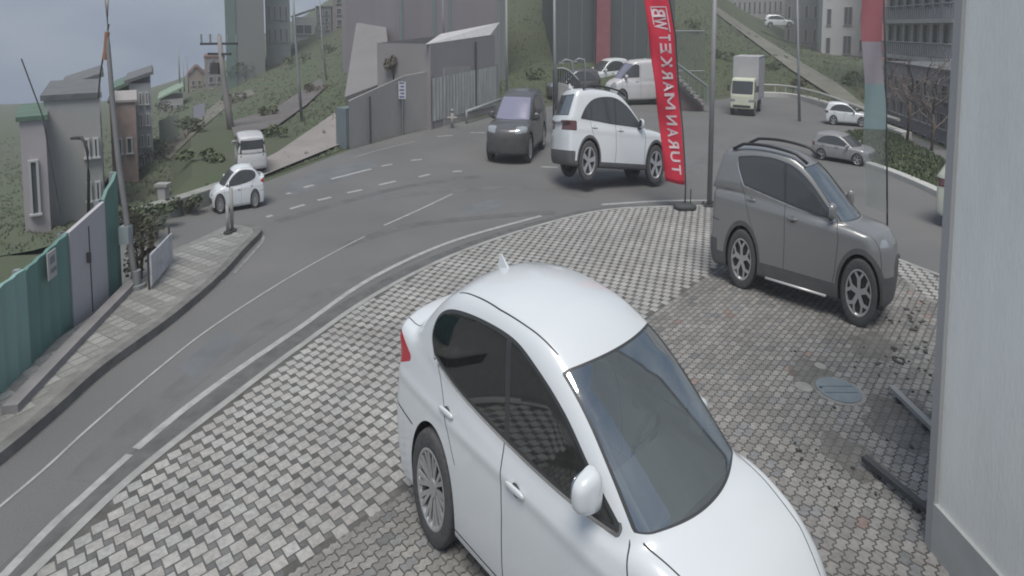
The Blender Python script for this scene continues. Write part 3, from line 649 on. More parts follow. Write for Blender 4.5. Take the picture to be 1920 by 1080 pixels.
# painted lines
def line(name, pts, wd, m, z=.006, n=6):
    mb = MB(); strip(mb, smooth_path([G(*p) for p in pts], n), -wd/2, wd/2, z); o = mb.build(name, m); o['kind'] = 'structure'; return o
line('edge_line', [(-120, 1215), (80, 1003), (160, 928), (243, 853)], .085, M_LINE)
line('edge_line', [(255, 842), (340, 772), (440, 698), (560, 616), (700, 520), (850, 452), (1015, 405)], .10, M_LINE)
line('edge_line', [(1128, 384), (1240, 377), (1332, 376)], .11, M_LINE)
line('centre_line', [(-60, 1000), (80, 883), (165, 805), (287, 700), (400, 612), (540, 522), (640, 466), (685, 443)], .035, M_LINE)
line('centre_line', [(720, 423), (785, 394), (848, 364)], .06, M_LINE)
line('side_line', [(60, 800), (155, 722), (245, 651), (330, 590), (420, 525)], .04, M_LINE2)
line('island_line', [(440, 512), (478, 470), (493, 450), (488, 437), (470, 433), (455, 436)], .06, M_LINE2, n=8)
for a, b in (((500, 407), (511, 404)), ((544, 392), (571, 384)), ((596, 376), (621, 370)), ((651, 362), (679, 356)), ((711, 347), (742, 340)), ((785, 332), (806, 327)), ((849, 322), (866, 321)), ((570, 352), (588, 347)), ((621, 336), (696, 317)), ((715, 312), (735, 308)), ((771, 301), (791, 299)), ((820, 256), (849, 254)), ((882, 249), (910, 249)), ((1015, 313), (1045, 314)), ((537, 364), (545, 362))):
    line('lane_dash', [a, b], .13, M_LINE, n=2)
line('far_line', [(660, 296), (720, 279), (778, 265)], .11, M_LINE2)
# tyre marks
for i, pts in enumerate(([(640, 462), (760, 425), (900, 408), (1040, 398)], [(520, 415), (640, 380), (760, 350), (900, 330)])):
    line('tyre_mark', pts, .28, mat('tyre_mark_asphalt', (.118, .119, .12), .85, var=.2, scale=3), z=.003)
for nm_, pts in (('a', [(528, 352), (600, 318), (700, 300), (712, 312), (640, 338), (545, 368)]), ('b', [(1150, 300), (1290, 296), (1300, 312), (1160, 318)]), ('c', [(330, 690), (420, 620), (452, 634), (362, 712)]), ('d', [(860, 390), (930, 372), (948, 384), (880, 404)])):
    poly_obj('road_patch', [G(*q).xy[:] for q in pts], .002, mat('asphalt_patch', (.138, .145, .152), .85, var=.16, scale=1.5, detail=6))
for pts in ([(150, 900), (300, 760), (470, 632), (620, 545), (800, 470)], [(700, 372), (860, 356), (1010, 352), (1100, 368)], [(1290, 340), (1330, 290), (1400, 250)]):
    line('wheel_track', pts, .34, mat('polished_asphalt', (.137, .137, .137), .7, var=.15, scale=2), z=.0015)
# left pavement island
isl = [(-300, 1060), (-60, 900), (80, 786), (175, 702), (310, 604), (400, 527), (445, 478), (476, 446), (474, 437), (458, 433), (430, 430), (372, 458), (318, 482), (255, 548), (80, 670), (-200, 860)]
ip = [G(*p) for p in isl]; isd = inside([(p.x, p.y) for p in ip])
IP = smooth_path(ip[:10], 4)
mb = MB(); kerb(mb, [v for v in IP], .02, -.14, 0, .135); mb.build('island_kerb', mat('kerb_dark_stone', (.15, .148, .142), .9, var=.25, scale=5))['kind'] = 'structure'
poly_obj('pavement_base', [(p.x, p.y) for p in ip], .115, mat('joint_sand_light', (.20, .20, .19), .95, var=.2, scale=5))
V, Fc, cols = [], [], []
ang = math.radians(62); ca, sa = math.cos(ang), math.sin(ang)
for i in range(-90, 90):
    for j in range(-60, 60):
        ux, uy = i*.20, j*.16; x, y = -5.5+ux*ca-uy*sa, 9+ux*sa+uy*ca
        if isd(np.array(x), np.array(y)) > -.17: continue
        t = RNG.uniform(.88, 1.08)*(.86 if i % 2 else 1.08); b = len(V)
        for dx, dy in ((-.09, -.07), (.09, -.07), (.09, .07), (-.09, .07)): V.append((x+dx*ca-dy*sa, y+dx*sa+dy*ca, .119))
        Fc.append((b, b+1, b+2, b+3)); cols.append((.27*t, .268*t, .255*t))
attr_mesh('pavement_tiles', V, Fc, cols, M_PAVE)
# manhole and concrete patches in the paving
def disc(name, c, r, z, h, m, n=40, parent=None):
    mb = MB(); mb.prism([(c[0]+r*math.cos(2*PI*k/n), c[1]+r*math.sin(2*PI*k/n)) for k in range(n)], z, z+h); return mb.build(name, m, parent)
mc = G(1572, 733, KZ)
mh = empty('manhole_cover', (mc.x, mc.y, KZ), 0, 'round grey blue manhole cover set in the paving near the right wall', 'manhole')
disc('surround', (0, 0), .29, .004, .006, mat('mortar', (.24, .235, .225), .9, var=.2, scale=6), parent=mh)
disc('lid', (0, 0), .245, .010, .01, mat('lid_blue_grey', (.20, .235, .255), .55, .2, var=.12, scale=5), parent=mh)
mb = MB()
for k in (-1, 1): mb.box((0, k*.06, .022), (2*math.sqrt(max(.001, .21**2-(k*.06)**2)), .008, .003))
mb.build('ribs', mat('lid_dark', (.10, .12, .13), .6, .2), mh)
for (px_, py_, rr) in ((1507, 727, .10), (1538, 688, .07)):
    c = G(px_, py_, KZ); tag(disc('mortar_patch', (c.x, c.y), rr, KZ+.004, .012, mat('mortar', (.24, .235, .225))), 'round rough mortar patch on the paving beside the manhole, ' + ('larger one' if rr > .08 else 'smaller one'), 'patch', 'mortar patches by the manhole')
for (px_, py_, rr) in ((1520, 705, .30), (1640, 650, .34), (1690, 790, .42), (1600, 860, .30)):
    c = G(px_, py_, KZ); nn = 26; rad = [rr*(1+.22*math.sin(2*PI*k/nn*2+px_)+.14*math.sin(2*PI*k/nn*5+py_)+.05*math.sin(2*PI*k/nn*9)) for k in range(nn)]
    mesh_obj('dirt_patch', [(c.x+rad[k]*math.cos(2*PI*k/nn), c.y+rad[k]*math.sin(2*PI*k/nn), KZ+.011) for k in range(nn)], [tuple(range(nn))], mat('trodden_dirt', (.175, .167, .155), .95, var=.25, scale=7, detail=8, alpha=.42))['kind'] = 'structure'
# ------------------------------------------------------------------ terrain
def lofted(name, rows, m, nu=40, nv=10, amp=.25, kind='structure', seed=1):
    """rows of (px, py, Y); None for Y takes the ground"""
    rg_ = np.random.default_rng(seed); R3 = []
    for r_ in rows:
        pts = [G(a, b) if c is None else A(a, b, c) for a, b, c in r_]; d = [0]
        for i in range(1, len(pts)): d.append(d[-1]+(pts[i]-pts[i-1]).length)
        d = np.array(d)/d[-1]; u = np.linspace(0, 1, nu+1); Pn = np.array([tuple(p) for p in pts])
        R3.append(np.stack([np.interp(u, d, Pn[:, k]) for k in range(3)], -1))
    V = []; n = nv*(len(rows)-1)
    for j in range(n+1):
        k = min(j//nv, len(rows)-2); t = j/nv-k; V.append(R3[k]*(1-t)+R3[k+1]*t)
    V = np.array(V); nzv = rg_.normal(0, amp, V.shape[:2]); nzv = (nzv+np.roll(nzv, 1, 0)+np.roll(nzv, 1, 1))/2; nzv[0] = 0; nzv[-1] = 0; V[..., 2] += nzv
    W_ = nu+1; fs = [(j*W_+i, j*W_+i+1, (j+1)*W_+i+1, (j+1)*W_+i) for j in range(n) for i in range(nu)]
    o = mesh_obj(name, V.reshape(-1, 3), fs, m, None, True); o['kind'] = kind; GRIDS[name] = V; return o
GRIDS = {}
M_HILL = mat('hill_grass', (.070, .10, .052), .95, var=.3, scale=.45, col2=(.088, .094, .064), bump=.6, bscale=3, detail=8)
M_HILLG = mat('hill_grass_green', (.062, .086, .042), .95, var=.3, scale=.3, col2=(.078, .086, .052), bump=.6, bscale=3, detail=8)
M_BANK = mat('bank_scrub', (.075, .082, .055), .95, var=.3, scale=.6, col2=(.095, .085, .07), bump=.8, bscale=4, detail=8)
left_hill = lofted('left_hillside', [
    [(-150, 505, None), (60, 470, None), (240, 420, None), (390, 372, None), (505, 330, None), (600, 296, None), (655, 276, None)],
    [(-150, 420, 24), (100, 380, 24), (240, 330, 24), (330, 300, 24), (420, 262, 26), (520, 235, 28), (600, 215, 27), (650, 205, 26)],
    [(-150, 330, 45), (200, 290, 45), (300, 235, 45), (400, 200, 45), (480, 178, 45), (560, 165, 42), (645, 150, 40), (740, 130, 38)],
    [(-150, 235, 80), (200, 215, 80), (330, 170, 80), (430, 135, 80), (500, 100, 80), (570, 72, 80), (660, 30, 75), (760, -20, 70)],
    [(-150, 200, 130), (200, 190, 130), (330, 150, 130), (430, 110, 130), (500, 60, 130), (570, 30, 130), (660, -30, 130), (760, -60, 130)]], M_HILL, 60, 10, .12)
lofted('right_hillside', [
    [(940, 196, None), (1050, 190, None), (1270, 188, None), (1420, 172, None), (1500, 178, None), (1570, 196, None), (1640, 226, None), (1700, 250, None), (2000, 370, None)],
    [(940, 120, 44), (1050, 110, 44), (1270, 108, 44), (1420, 100, 46), (1500, 108, 48), (1570, 120, 47), (1650, 128, 46), (1750, 140, 44), (2000, 150, 44)],
    [(900, 20, 60), (1050, 20, 60), (1250, 20, 60), (1335, 18, 65), (1400, 60, 72), (1480, 88, 74), (1560, 98, 74), (1700, 100, 74), (2000, 100, 74)],
    [(900, -160, 100), (1050, -160, 100), (1250, -140, 100), (1335, -30, 110), (1400, 10, 110), (1480, 40, 110), (1560, 60, 110), (1700, 70, 110), (2000, 80, 110)]], M_HILLG, 60, 10, .12, seed=4)
# path running down the right hill
def ribbon(name, pts, wd, m, lift=.25):
    P_ = [A(*p)+Vector((0, 0, lift)) for p in pts]; P_ = smooth_path(P_, 4); a, b = [], []
    for i, p in enumerate(P_):
        t = (P_[min(i+1, len(P_)-1)]-P_[max(i-1, 0)]); nrm = Vector((0, 0, 1)).cross(t).normalized()*wd/2 + Vector((0, 0, 0)); a.append(p+nrm); b.append(p-nrm)
    n = len(P_); mb = MB(); mb.add(a+b, [(i, i+1, n+i+1, n+i) for i in range(n-1)]); o = mb.build(name, m); o['kind'] = 'structure'; return o

bpy.context.view_layer.update()
def drape(name, L_, R_, m, n=24, k=4, lift=.10, kind='structure'):
    """a strip lying on the terrain between two pixel polylines"""
    dg = bpy.context.evaluated_depsgraph_get(); pl = lambda P, t: (np.interp(t, np.linspace(0, 1, len(P)), [p[0] for p in P]), np.interp(t, np.linspace(0, 1, len(P)), [p[1] for p in P])); V = []
    for i in range(n+1):
        a, b = pl(L_, i/n), pl(R_, i/n)
        for j in range(k+1):
            s = j/k; d = ray(a[0]*(1-s)+b[0]*s, a[1]*(1-s)+b[1]*s).normalized(); ok, h, *_r = sc.ray_cast(dg, Vector((0, 0, H0)), d); V.append(h+Vector((0, 0, lift)) if ok else Vector((0, 0, H0))+d*60)
    W_ = k+1; return tag(mesh_obj(name, V, [(i*W_+j, i*W_+j+1, (i+1)*W_+j+1, (i+1)*W_+j) for i in range(n) for j in range(k)], m, None, True), kind=kind)
drape('concrete_apron', [(628, 215), (520, 290), (400, 352)], [(645, 272), (510, 328), (420, 366)], mat('apron_concrete', (.26, .24, .23), .9, var=.12, scale=.6))
drape('hill_path', [(1340, 12), (1420, 66), (1500, 118), (1570, 160), (1625, 205)], [(1336, 22), (1405, 74), (1480, 132), (1550, 178), (1600, 214)], mat('path_gravel', (.17, .17, .145), .95, var=.2, scale=.5), lift=.15)
drape('bank_track', [(300, 292), (350, 240), (420, 182), (470, 168)], [(318, 300), (368, 250), (432, 196), (478, 178)], mat('track_earth', (.145, .14, .12), .95, var=.2, scale=.5), lift=.05)
drape('side_street', [(430, 232), (520, 205), (560, 176), (600, 150)], [(440, 262), (520, 240), (575, 200), (612, 165)], mat('street_worn', (.13, .122, .12), .95, var=.2, scale=.5), lift=.12)
# ------------------------------------------------------------------ buildings and standing things
def block_pts(pxL, pxR, pyB, pyT, YL, YR=None):
    if YR is None:                          # front turned square to the viewer
        dL, dR = Vector(((pxL-CX)/FPX, 1)), Vector(((pxR-CX)/FPX, 1)); c = (dL+dR).normalized(); YR = YL*dL.dot(c)/dR.dot(c)
    a, b = A(pxL, pyB, YL), A(pxR, pyB, YR); zb = min(a.z, b.z); zt = A((pxL+pxR)/2, pyT, (YL+YR)/2).z
    return Vector((a.x, a.y, zb)), Vector((b.x, b.y, zb)), zt
def house(name, pxL, pxR, pyB, pyT, YL, YR, depth, wall, label, cat='building', wins=(), roof=None, group=None, fr=None, gl=None, sidewins=(), sink=0.0, extra=None, ledges=()):
    a, b, zt = block_pts(pxL, pxR, pyB, pyT, YL, YR); u = (b-a); W = u.length; u.normalize(); n = Vector((u.y, -u.x, 0))
    if n.dot(a) > 0: n = -n                                      # towards the camera
    root = empty(name, a, math.atan2(u.y, u.x), label, cat, group); H = zt-a.z; s = -1 if n.dot(Vector((u.y, -u.x, 0))) > 0 else 1
    s = 1; mb = MB(); mb.box((W/2, depth/2, (H-sink)/2), (W, depth, H+sink)); mb.build('wall', wall, root)
    fr = fr or M_FRAME; gl = gl or M_WINDARK
    for k in ledges: m2 = MB(); m2.box((W/2, -.12, H*k), (W+.1, .3, .18)); m2.build('ledge', M_WALLW, root)
    for (u0, v0, u1, v1) in wins:
        x0, x1, z0, z1 = u0*W, u1*W, v0*H, v1*H; m1 = MB(); t = max(.05, (x1-x0)*.07)
        m1.box(((x0+x1)/2, -.03, z1), (x1-x0+t, .1, t)); m1.box(((x0+x1)/2, -.05, z0), (x1-x0+2*t, .16, t)); m1.box((x0, -.03, (z0+z1)/2), (t, .1, z1-z0-t)); m1.box((x1, -.03, (z0+z1)/2), (t, .1, z1-z0-t))
        if x1-x0 > .8: m1.box(((x0+x1)/2, -.03, (z0+z1)/2), (t*.7, .08, z1-z0-t))
        f = m1.build('window', fr, root); m3 = MB(); m3.box(((x0+x1)/2, -.012, (z0+z1)/2), (x1-x0-t, .03, z1-z0-t)); m3.build('pane', gl, f)
    for (v0, z0, v1, z1, end) in sidewins:
        x = W+.0 if end else 0; m1 = MB(); m1.box((x, (v0+v1)/2*depth, (z0+z1)/2*H), (.08, (v1-v0)*depth, (z1-z0)*H)); m1.build('window', gl, root)
    if roof:
        kind, rh, m = roof; mb = MB(); o = .14
        if kind == 'gable':       # ridge along the depth
            mb.slab([(-o, -o, H-.05), (W/2, -o, H+rh), (W/2, depth+o, H+rh), (-o, depth+o, H-.05)], .14); mb.slab([(W/2, -o, H+rh), (W+o, -o, H-.05), (W+o, depth+o, H-.05), (W/2, depth+o, H+rh)], .14)
            g = MB(); g.add([(0, 0, H), (W, 0, H), (W/2, 0, H+rh), (0, .25, H), (W, .25, H), (W/2, .25, H+rh)], [(0, 1, 2), (5, 4, 3)]); g.build('gable', wall, root)
        elif kind == 'shed': mb.slab([(-o, -o, H), (W+o, -o, H+rh), (W+o, depth+o, H+rh), (-o, depth+o, H)], .15)
        elif kind == 'hip':
            mb.add([(-o, -o, H), (W+o, -o, H), (W+o, depth+o, H), (-o, depth+o, H), (W*.3, depth/2, H+rh), (W*.7, depth/2, H+rh)], [(0, 1, 5, 4), (1, 2, 5), (2, 3, 4, 5), (3, 0, 4), (3, 2, 1, 0)])
        else: mb.box((W/2, depth/2, H+rh*.3), (W+.12, depth+.12, rh*.6))
        r_ = mb.build('roof', m, root)
        if kind != 'flat' and W > 3: c = MB(); c.box((W*.3, depth*.4, H+rh*.9), (.5, .5, 1.4)); c.build('chimney', M_WALLW, r_)
    return root, W, H
def grid(nx, nz, u0, u1, v0, v1, fw=.55, fh=.55):
    o = []; du, dv = (u1-u0)/nx, (v1-v0)/nz
    for i in range(nx):
        for j in range(nz): o.append((u0+du*(i+.5-fw/2), v0+dv*(j+.5-fh/2), u0+du*(i+.5+fw/2), v0+dv*(j+.5+fh/2)))
    return o
M_FRAME = mat('window_frame', (.42, .43, .44), .6); M_WINDARK = mat('window_pane_dark', (.10, .105, .11), .2)
M_WALLW = mat('render_white', (.42, .42, .41), .9, var=.1, scale=.5); M_WALLG = mat('render_grey', (.215, .215, .216), .92, var=.08, scale=.4)
M_WALLM = mat('render_mauve', (.255, .232, .245), .9, var=.09, scale=.5, stretch=(1, 1, .08), detail=6); M_WALLB = mat('render_bluegrey', (.20, .215, .225), .9, var=.1, scale=.4)
M_HOUSEG = mat('house_grey', (.34, .34, .335), .92, var=.12, scale=.9, stretch=(1, 1, .3), detail=8); M_HOUSEM = mat('house_mauve', (.38, .35, .365), .9, var=.12, scale=.8, stretch=(1, 1, .3), detail=8); M_HOUSEB = mat('house_bluegrey', (.34, .355, .365), .9, var=.12, scale=.8)
M_WALLP = mat('render_pink', (.40, .17, .17), .9, var=.1); M_TEAL = mat('teal_sheet', (.12, .23, .205), .6, var=.12, scale=1.0, stretch=(1, 1, .2)); M_GREENP = mat('green_sheet', (.07, .13, .08), .6, var=.12, scale=1)
M_ROOFD = mat('roof_dark', (.13, .135, .14), .8, var=.2); M_ROOFG = mat('roof_green', (.10, .16, .125), .8, var=.2); M_ROOFR = mat('roof_red', (.16, .10, .085), .85, var=.2); M_ROOFW = mat('roof_white_sheet', (.52, .51, .51), .5, var=.08)
M_GALV = mat('galvanised_steel', (.26, .275, .285), .6, .2, var=.12, scale=2); M_DARKM = mat('dark_metal', (.05, .052, .055), .6)
M_PANEL = mat('door_panel_grey', (.42, .41, .43), .75, var=.08, scale=.8, stretch=(1, 1, .2)); M_WOOD = mat('weathered_wood', (.13, .105, .085), .9, var=.25, scale=3)
# --- left edge: green sheet hoarding
def gp(px, py): return G(px, py)
h0, h1, h2, h3 = gp(60, 702), gp(95, 666), gp(140, 618), gp(232, 542); hm = G(-140, 900)
def panel(name, p, q, z0, z1a, z1b, m, label, extra=None, th=.05, cat='hoarding', ribs=0, group=None):
    u = (q-p); W = u.length; root = empty(name, (p.x, p.y, 0), math.atan2(u.y, u.x), label, cat, group)
    mb = MB(); n = max(1, int(W/.12)) if ribs else 1; vs = []
    for i in range(n+1):
        t = i/n; o = (.022 if i % 2 else 0) if ribs else 0
        vs += [(W*t, o, z0), (W*t, o, z1a+(z1b-z1a)*t), (W*t, o+th, z0), (W*t, o+th, z1a+(z1b-z1a)*t)]
    fs = []
    for i in range(n): a = i*4; fs += [(a, a+4, a+5, a+1), (a+2, a+3, a+7, a+6), (a+1, a+5, a+7, a+3), (a, a+2, a+6, a+4)]
    fs += [(0, 1, 3, 2), (n*4, n*4+2, n*4+3, n*4+1)]
    mb.add(vs, fs); mb.build('sheet', m, root)
    mb = MB()
    for t in (0, 1): mb.box((W*t, th+.05, (z0+(z1a if t == 0 else z1b))/2), (.07, .07, (z1a if t == 0 else z1b)-z0))
    mb.build('post', M_GALV, root); return root, W
zt = lambda px, py, p: A(px, py, p.y).z
z_r = zt(215, 322, h3); z_m = zt(176, 378, h2 if False else gp(205, 566)); z_l = zt(110, 436, h2)
k1 = gp(205, 566)
panel('hoarding_panel', k1, h3, .0, z_m*1.02, z_r, M_TEAL, 'tall teal green sheet panel beside the leaning lamp post, right end of the hoarding', ribs=1)
_, W_ = panel('metal_gate', h2, k1, .02, z_l, z_m, M_PANEL, 'plain grey double leaf metal gate set in the green hoarding', cat='gate', th=.06)
g_ = [o for o in C.objects if o.get('category') == 'gate'][-1]
mb = MB(); mb.box((W_*.42, -.03, .95), (.03, .05, .16)); mb.box((W_*.5, -.004, z_l*.5), (.012, .012, z_l*.92)); mb.build('handle', M_DARKM, g_)
panel('hoarding_panel', h0, h2, .0, z_l*.93, z_l*1.0, M_TEAL, 'teal green sheet panel left of the grey gate', ribs=1)
panel('hoarding_panel', hm, h0, .0, z_l*.9, z_l*.95, mat('teal_light_sheet', (.19, .31, .285), .6, var=.15, scale=1, stretch=(1, 1, .2)), 'pale teal sheet panel at the left edge of the picture', ribs=1)
# posters on the hoarding
pr = empty('wall_poster', (h0+(h2-h0)*.45)+Vector((0, 0, .9)), math.atan2((h2-h0).y, (h2-h0).x), 'small torn white poster stuck on the teal hoarding left of the gate', 'poster')
mb = MB(); mb.box((0, -.05, .35), (.22, .012, .38)); mb.build('paper', M_WALLW, pr); mb = MB(); mb.box((0, -.059, .42), (.12, .006, .1)); mb.build('picture', M_WALLB, pr); mb = MB(); mb.box((.02, -.059, .27), (.14, .006, .06)); mb.build('lettering', M_WALLB, pr)
# low concrete ledge along the hoarding foot
mb = MB(); q = [gp(250, 548), gp(190, 612), gp(128, 678), gp(20, 795)]
for i in range(3):
    d = (q[i+1]-q[i]); mb.box(((q[i]+q[i+1])/2)+Vector((0, 0, .1)), (d.length, .16, .24), math.atan2(d.y, d.x))
tag(mb.build('concrete_ledge', mat('ledge_pinkish', (.24, .23, .23), .9, var=.15)), 'low pinkish grey concrete ledge running along the foot of the hoarding', 'ledge')
# --- street lamp on the left pavement
lp = G(258, 552); top = A(201, -160, lp.y); mid = [A(x, y, lp.y) for x, y in ((250, 500), (238, 420), (222, 300), (211, 190), (203, 90), (200, 0))]
sp = empty('lamp_post', (lp.x, lp.y, .12), 0, 'tall slim leaning steel lamp post on the left pavement beside the hoarding', 'lamp post')
loc = lambda v: Vector(v)-Vector((lp.x, lp.y, .12))
mb = MB(); pts = [Vector((0, 0, 0))]+[loc(v) for v in mid]+[loc(top)]; mb.tube(pts, .05, 12, r2=.026); mb.build('pole', mat('pole_grey', (.22, .22, .22), .6, .2, var=.15, scale=2), sp, True)
mb = MB(); mb.prism([(.13*math.cos(k*PI/4), .13*math.sin(k*PI/4)) for k in range(8)], 0, .06); mb.tube([(0, 0, .06), (0, 0, .3)], .065, 12); mb.build('base', M_GALV, sp)
mb = MB(); mb.tube([loc(top), loc(top)+Vector((.35, -.1, .12)), loc(top)+Vector((.9, -.2, .1))], .03, 8); mb.build('arm', M_GALV, sp)
mb = MB(); a_ = loc(A(204, 45, lp.y)); pts = [a_, loc(A(196, 90, lp.y)), loc(A(188, 140, lp.y)), loc(A(184, 185, lp.y))]; mb.tube(pts, .012, 6); mb.build('cable', M_DARKM, sp)
mb = MB(); mb.tube([loc(A(201, 60, lp.y)), loc(A(197, 112, lp.y))], .035, 8); mb.build('bracket', mat('rust_orange', (.30, .16, .10), .8), sp)
mb = MB(); mb.box(loc(A(236, 440, lp.y)), (.16, .12, .3)); mb.build('meter_box', mat('box_pale_blue', (.25, .30, .31), .6), sp)
# curved black lamp behind the hoarding
q = A(163, 262, 14); cl = empty('street_light', (q.x+.35, 14, -.5), 0, 'small black street light with a hooked arm in front of the plain grey house', 'street light')
mb = MB(); f = lambda x, y: A(x, y, 14)-Vector((q.x+.35, 14, -.5)); mb.tube([f(166, 420), f(166, 330), f(164, 285), f(159, 266), f(151, 257), f(144, 258)], .035, 8); mb.build('pole', M_DARKM, cl, True)
mb = MB(); mb.box(f(144, 259), (.22, .14, .06)); mb.build('lamp_head', M_DARKM, cl)
q = A(80, 218, 9); cb = empty('guy_wire', (q.x, 9, 0), 0, 'thin dark wire slanting down past the left end of the grey house', 'wire')
mb = MB(); mb.tube([A(40, 110, 9)-Vector((q.x, 9, 0)), A(80, 218, 9)-Vector((q.x, 9, 0)), A(113, 400, 9)-Vector((q.x, 9, 0))], .010, 5); mb.build('cable', M_DARKM, cb)
# --- billboard near the island
b0, b1 = G(283, 556), G(322, 500); bz = lambda px, py, p: A(px, py, p.y).z
bb = empty('notice_board', (b0.x, b0.y, .115), math.atan2((b1-b0).y, (b1-b0).x), 'white notice board with blue lettering on two thin posts at the pavement edge', 'sign'); Wb = (b1-b0).length
za0, za1, zb0, zb1 = A(285, 535, b0.y).z-.115, A(281, 478, b0.y).z-.115, A(322, 490, b1.y).z-.115, A(317, 437, b1.y).z-.115
mb = MB(); mb.slab([(0, 0, za0), (Wb, 0, zb0), (Wb, 0, zb1), (0, 0, za1)], .03); mb.build('board', mat('board_white', (.42, .43, .46), .5, var=.25, scale=5), bb)
mb = MB(); mb.tube([(0, .02, 0), (0, .02, za1+.02)], .016, 6); mb.tube([(Wb, .02, 0), (Wb, .02, zb1+.12)], .016, 6); mb.tube([(0, .02, za0), (Wb, .02, zb0)], .012, 6); mb.build('post', M_DARKM, bb)
mb = MB()
for r_ in range(5):
    for c_ in range(6):
        if RNG.random() < .8:
            t = (c_+.6)/6.4; zc = (za0+(zb0-za0)*t)+(za1-za0)*(r_+.7)/5.6; s_ = .35+RNG.random()*.5
            mb.box((Wb*t, -.004, zc), (Wb/6.4*s_, .006, (za1-za0)/5.6*.42)); mb.box((Wb*t, .036, zc), (Wb/6.4*s_, .006, (za1-za0)/5.6*.42))
mb.build('lettering', mat('sign_blue', (.08, .10, .20), .5), bb)
# --- low barrier along the left side of the road
bp_ = [G(200, 452), G(245, 433), G(300, 412), G(350, 396), G(392, 381), G(415, 372)]
mb = MB(); kerb(mb, smooth_path(bp_, 4), -.15, .15, 0, .42); tag(mb.build('roadside_barrier', mat('barrier_concrete', (.27, .28, .255), .9, var=.18, scale=2)), 'low pale concrete barrier along the far left side of the road', 'barrier')
c = G(308, 405); mb = MB(); mb.box((c.x, c.y, .55), (.18, .16, .35)); mb.box((c.x, c.y, .76), (.3, .22, .07)); tag(mb.build('marker_post', M_CONC), 'small pale block post standing on the roadside barrier', 'post')
# bollards on the island tip
for i, (px_, py_, hh) in enumerate(((428, 448, .62), (436, 444, .95))):
    c = G(px_, py_); e = empty('bollard', (c.x, c.y, .115), 0, ('shorter' if i == 0 else 'taller') + ' grey post of the pair on the tip of the paved island', 'bollard', 'posts on the island tip')
    mb = MB(); mb.tube([(0, 0, 0), (0, 0, hh)], .035, 10); mb.build('tube', mat('post_grey', (.27, .27, .255), .6, var=.1), e, True); mb = MB(); mb.prism([(.09*math.cos(k*PI/5), .09*math.sin(k*PI/5)) for k in range(10)], 0, .05); mb.build('base', M_DARKM, e)
# --- retaining wall behind the road
wb_px = [(655, 279), (760, 250), (835, 236), (935, 207)]; wt_px = [(640, 190), (765, 142), (820, 128), (935, 118)]
W0 = [G(*p) for p in wb_px]; mb = MB(); vs = []
for p, (tx, ty) in zip(W0, wt_px): zt_ = A(tx, ty, p.y).z; d = Vector((p.x, p.y, 0)).normalized()*.3; vs += [(p.x, p.y, -.1), (p.x, p.y, zt_), (p.x+d.x, p.y+d.y, zt_), (p.x+d.x, p.y+d.y, -.1)]
n_ = len(W0); mb.add(vs, [(i*4+k, i*4+4+k, i*4+4+(k+1) % 4, i*4+(k+1) % 4) for i in range(n_-1) for k in range(4)]+[(0, 1, 2, 3), tuple(range(n_*4-4, n_*4))[::-1]])
tag(mb.build('retaining_wall', mat('wall_brown_grey', (.30, .29, .285), .92, var=.10, scale=.7, stretch=(1, 1, .4))), 'long brownish grey concrete retaining wall behind the far side of the road', 'wall')
# joints of the wall as thin posts
for i, px_ in enumerate((696, 756, 812)):
    y0 = np.interp(px_, [p[0] for p in wb_px], [p[1] for p in wb_px]); c = G(px_, y0+1); z1 = A(px_, np.interp(px_, [640, 765, 820, 935], [190, 142, 128, 118])+12, c.y).z
    mb = MB(); mb.tube([(c.x, c.y-.08, 0), (c.x, c.y-.08, z1)], .035, 6); tag(mb.build('wall_pipe', M_DARKM), 'thin dark drain pipe on the retaining wall, ' + ('beside the blue grey cabinet', 'below the small white sign', 'left of the corrugated hut')[i], 'pipe', 'pipes on the retaining wall')
# blue grey cabinet
def cab(pxL, pxR, pyB, pyT, name, m, label, cat, dd=.5, bump_=True):
    a, b, zt_ = G(pxL, pyB+2), G(pxR, pyB-10 if pxR-pxL > 40 else pyB), None; z1 = A(pxL, pyT, a.y).z; u = b-a; W = u.length
    e = empty(name, (a.x, a.y, 0), math.atan2(u.y, u.x), label, cat); mb = MB(); mb.box((W/2, dd/2, z1/2), (W, dd, z1)); mb.build('body', m, e)
    mb = MB(); mb.box((W*.5, -.015, z1*.5), (W*.9, .03, z1*.88)); mb.build('door', m, e); mb = MB(); mb.box((W*.88, -.05, z1*.5), (.05, .05, .3)); mb.build('handle', M_DARKM, e); return e
cab(650, 694, 277, 204, 'metal_cabinet', mat('cabinet_blue_grey', (.15, .185, .205), .6, var=.08, scale=1), 'blue grey metal cabinet against the left end of the retaining wall', 'cabinet')
# small white sign on the wall
s0 = G(757, 252); sg = empty('wall_sign', (s0.x, s0.y-.25, 0), 0, 'small white sign with blue lines on a thin post in front of the retaining wall', 'sign')
mb = MB(); z0, z1 = A(757, 184, s0.y).z, A(757, 152, s0.y).z; mb.box((0, 0, (z0+z1)/2), (.30, .03, z1-z0)); mb.build('plate', mat('sign_white', (.50, .50, .56), .5), sg)
mb = MB(); [mb.box((0.0+.02*((k % 2)-.5), -.018, z0+(z1-z0)*(k+.6)/5), (.20-.05*(k % 2), .006, (z1-z0)*.08)) for k in range(5)]; mb.build('lettering', mat('sign_blue', (.08, .10, .20), .5), sg)
mb = MB(); mb.tube([(0, .03, 0), (0, .03, z1+.15)], .02, 6); mb.build('post', M_GALV, sg)
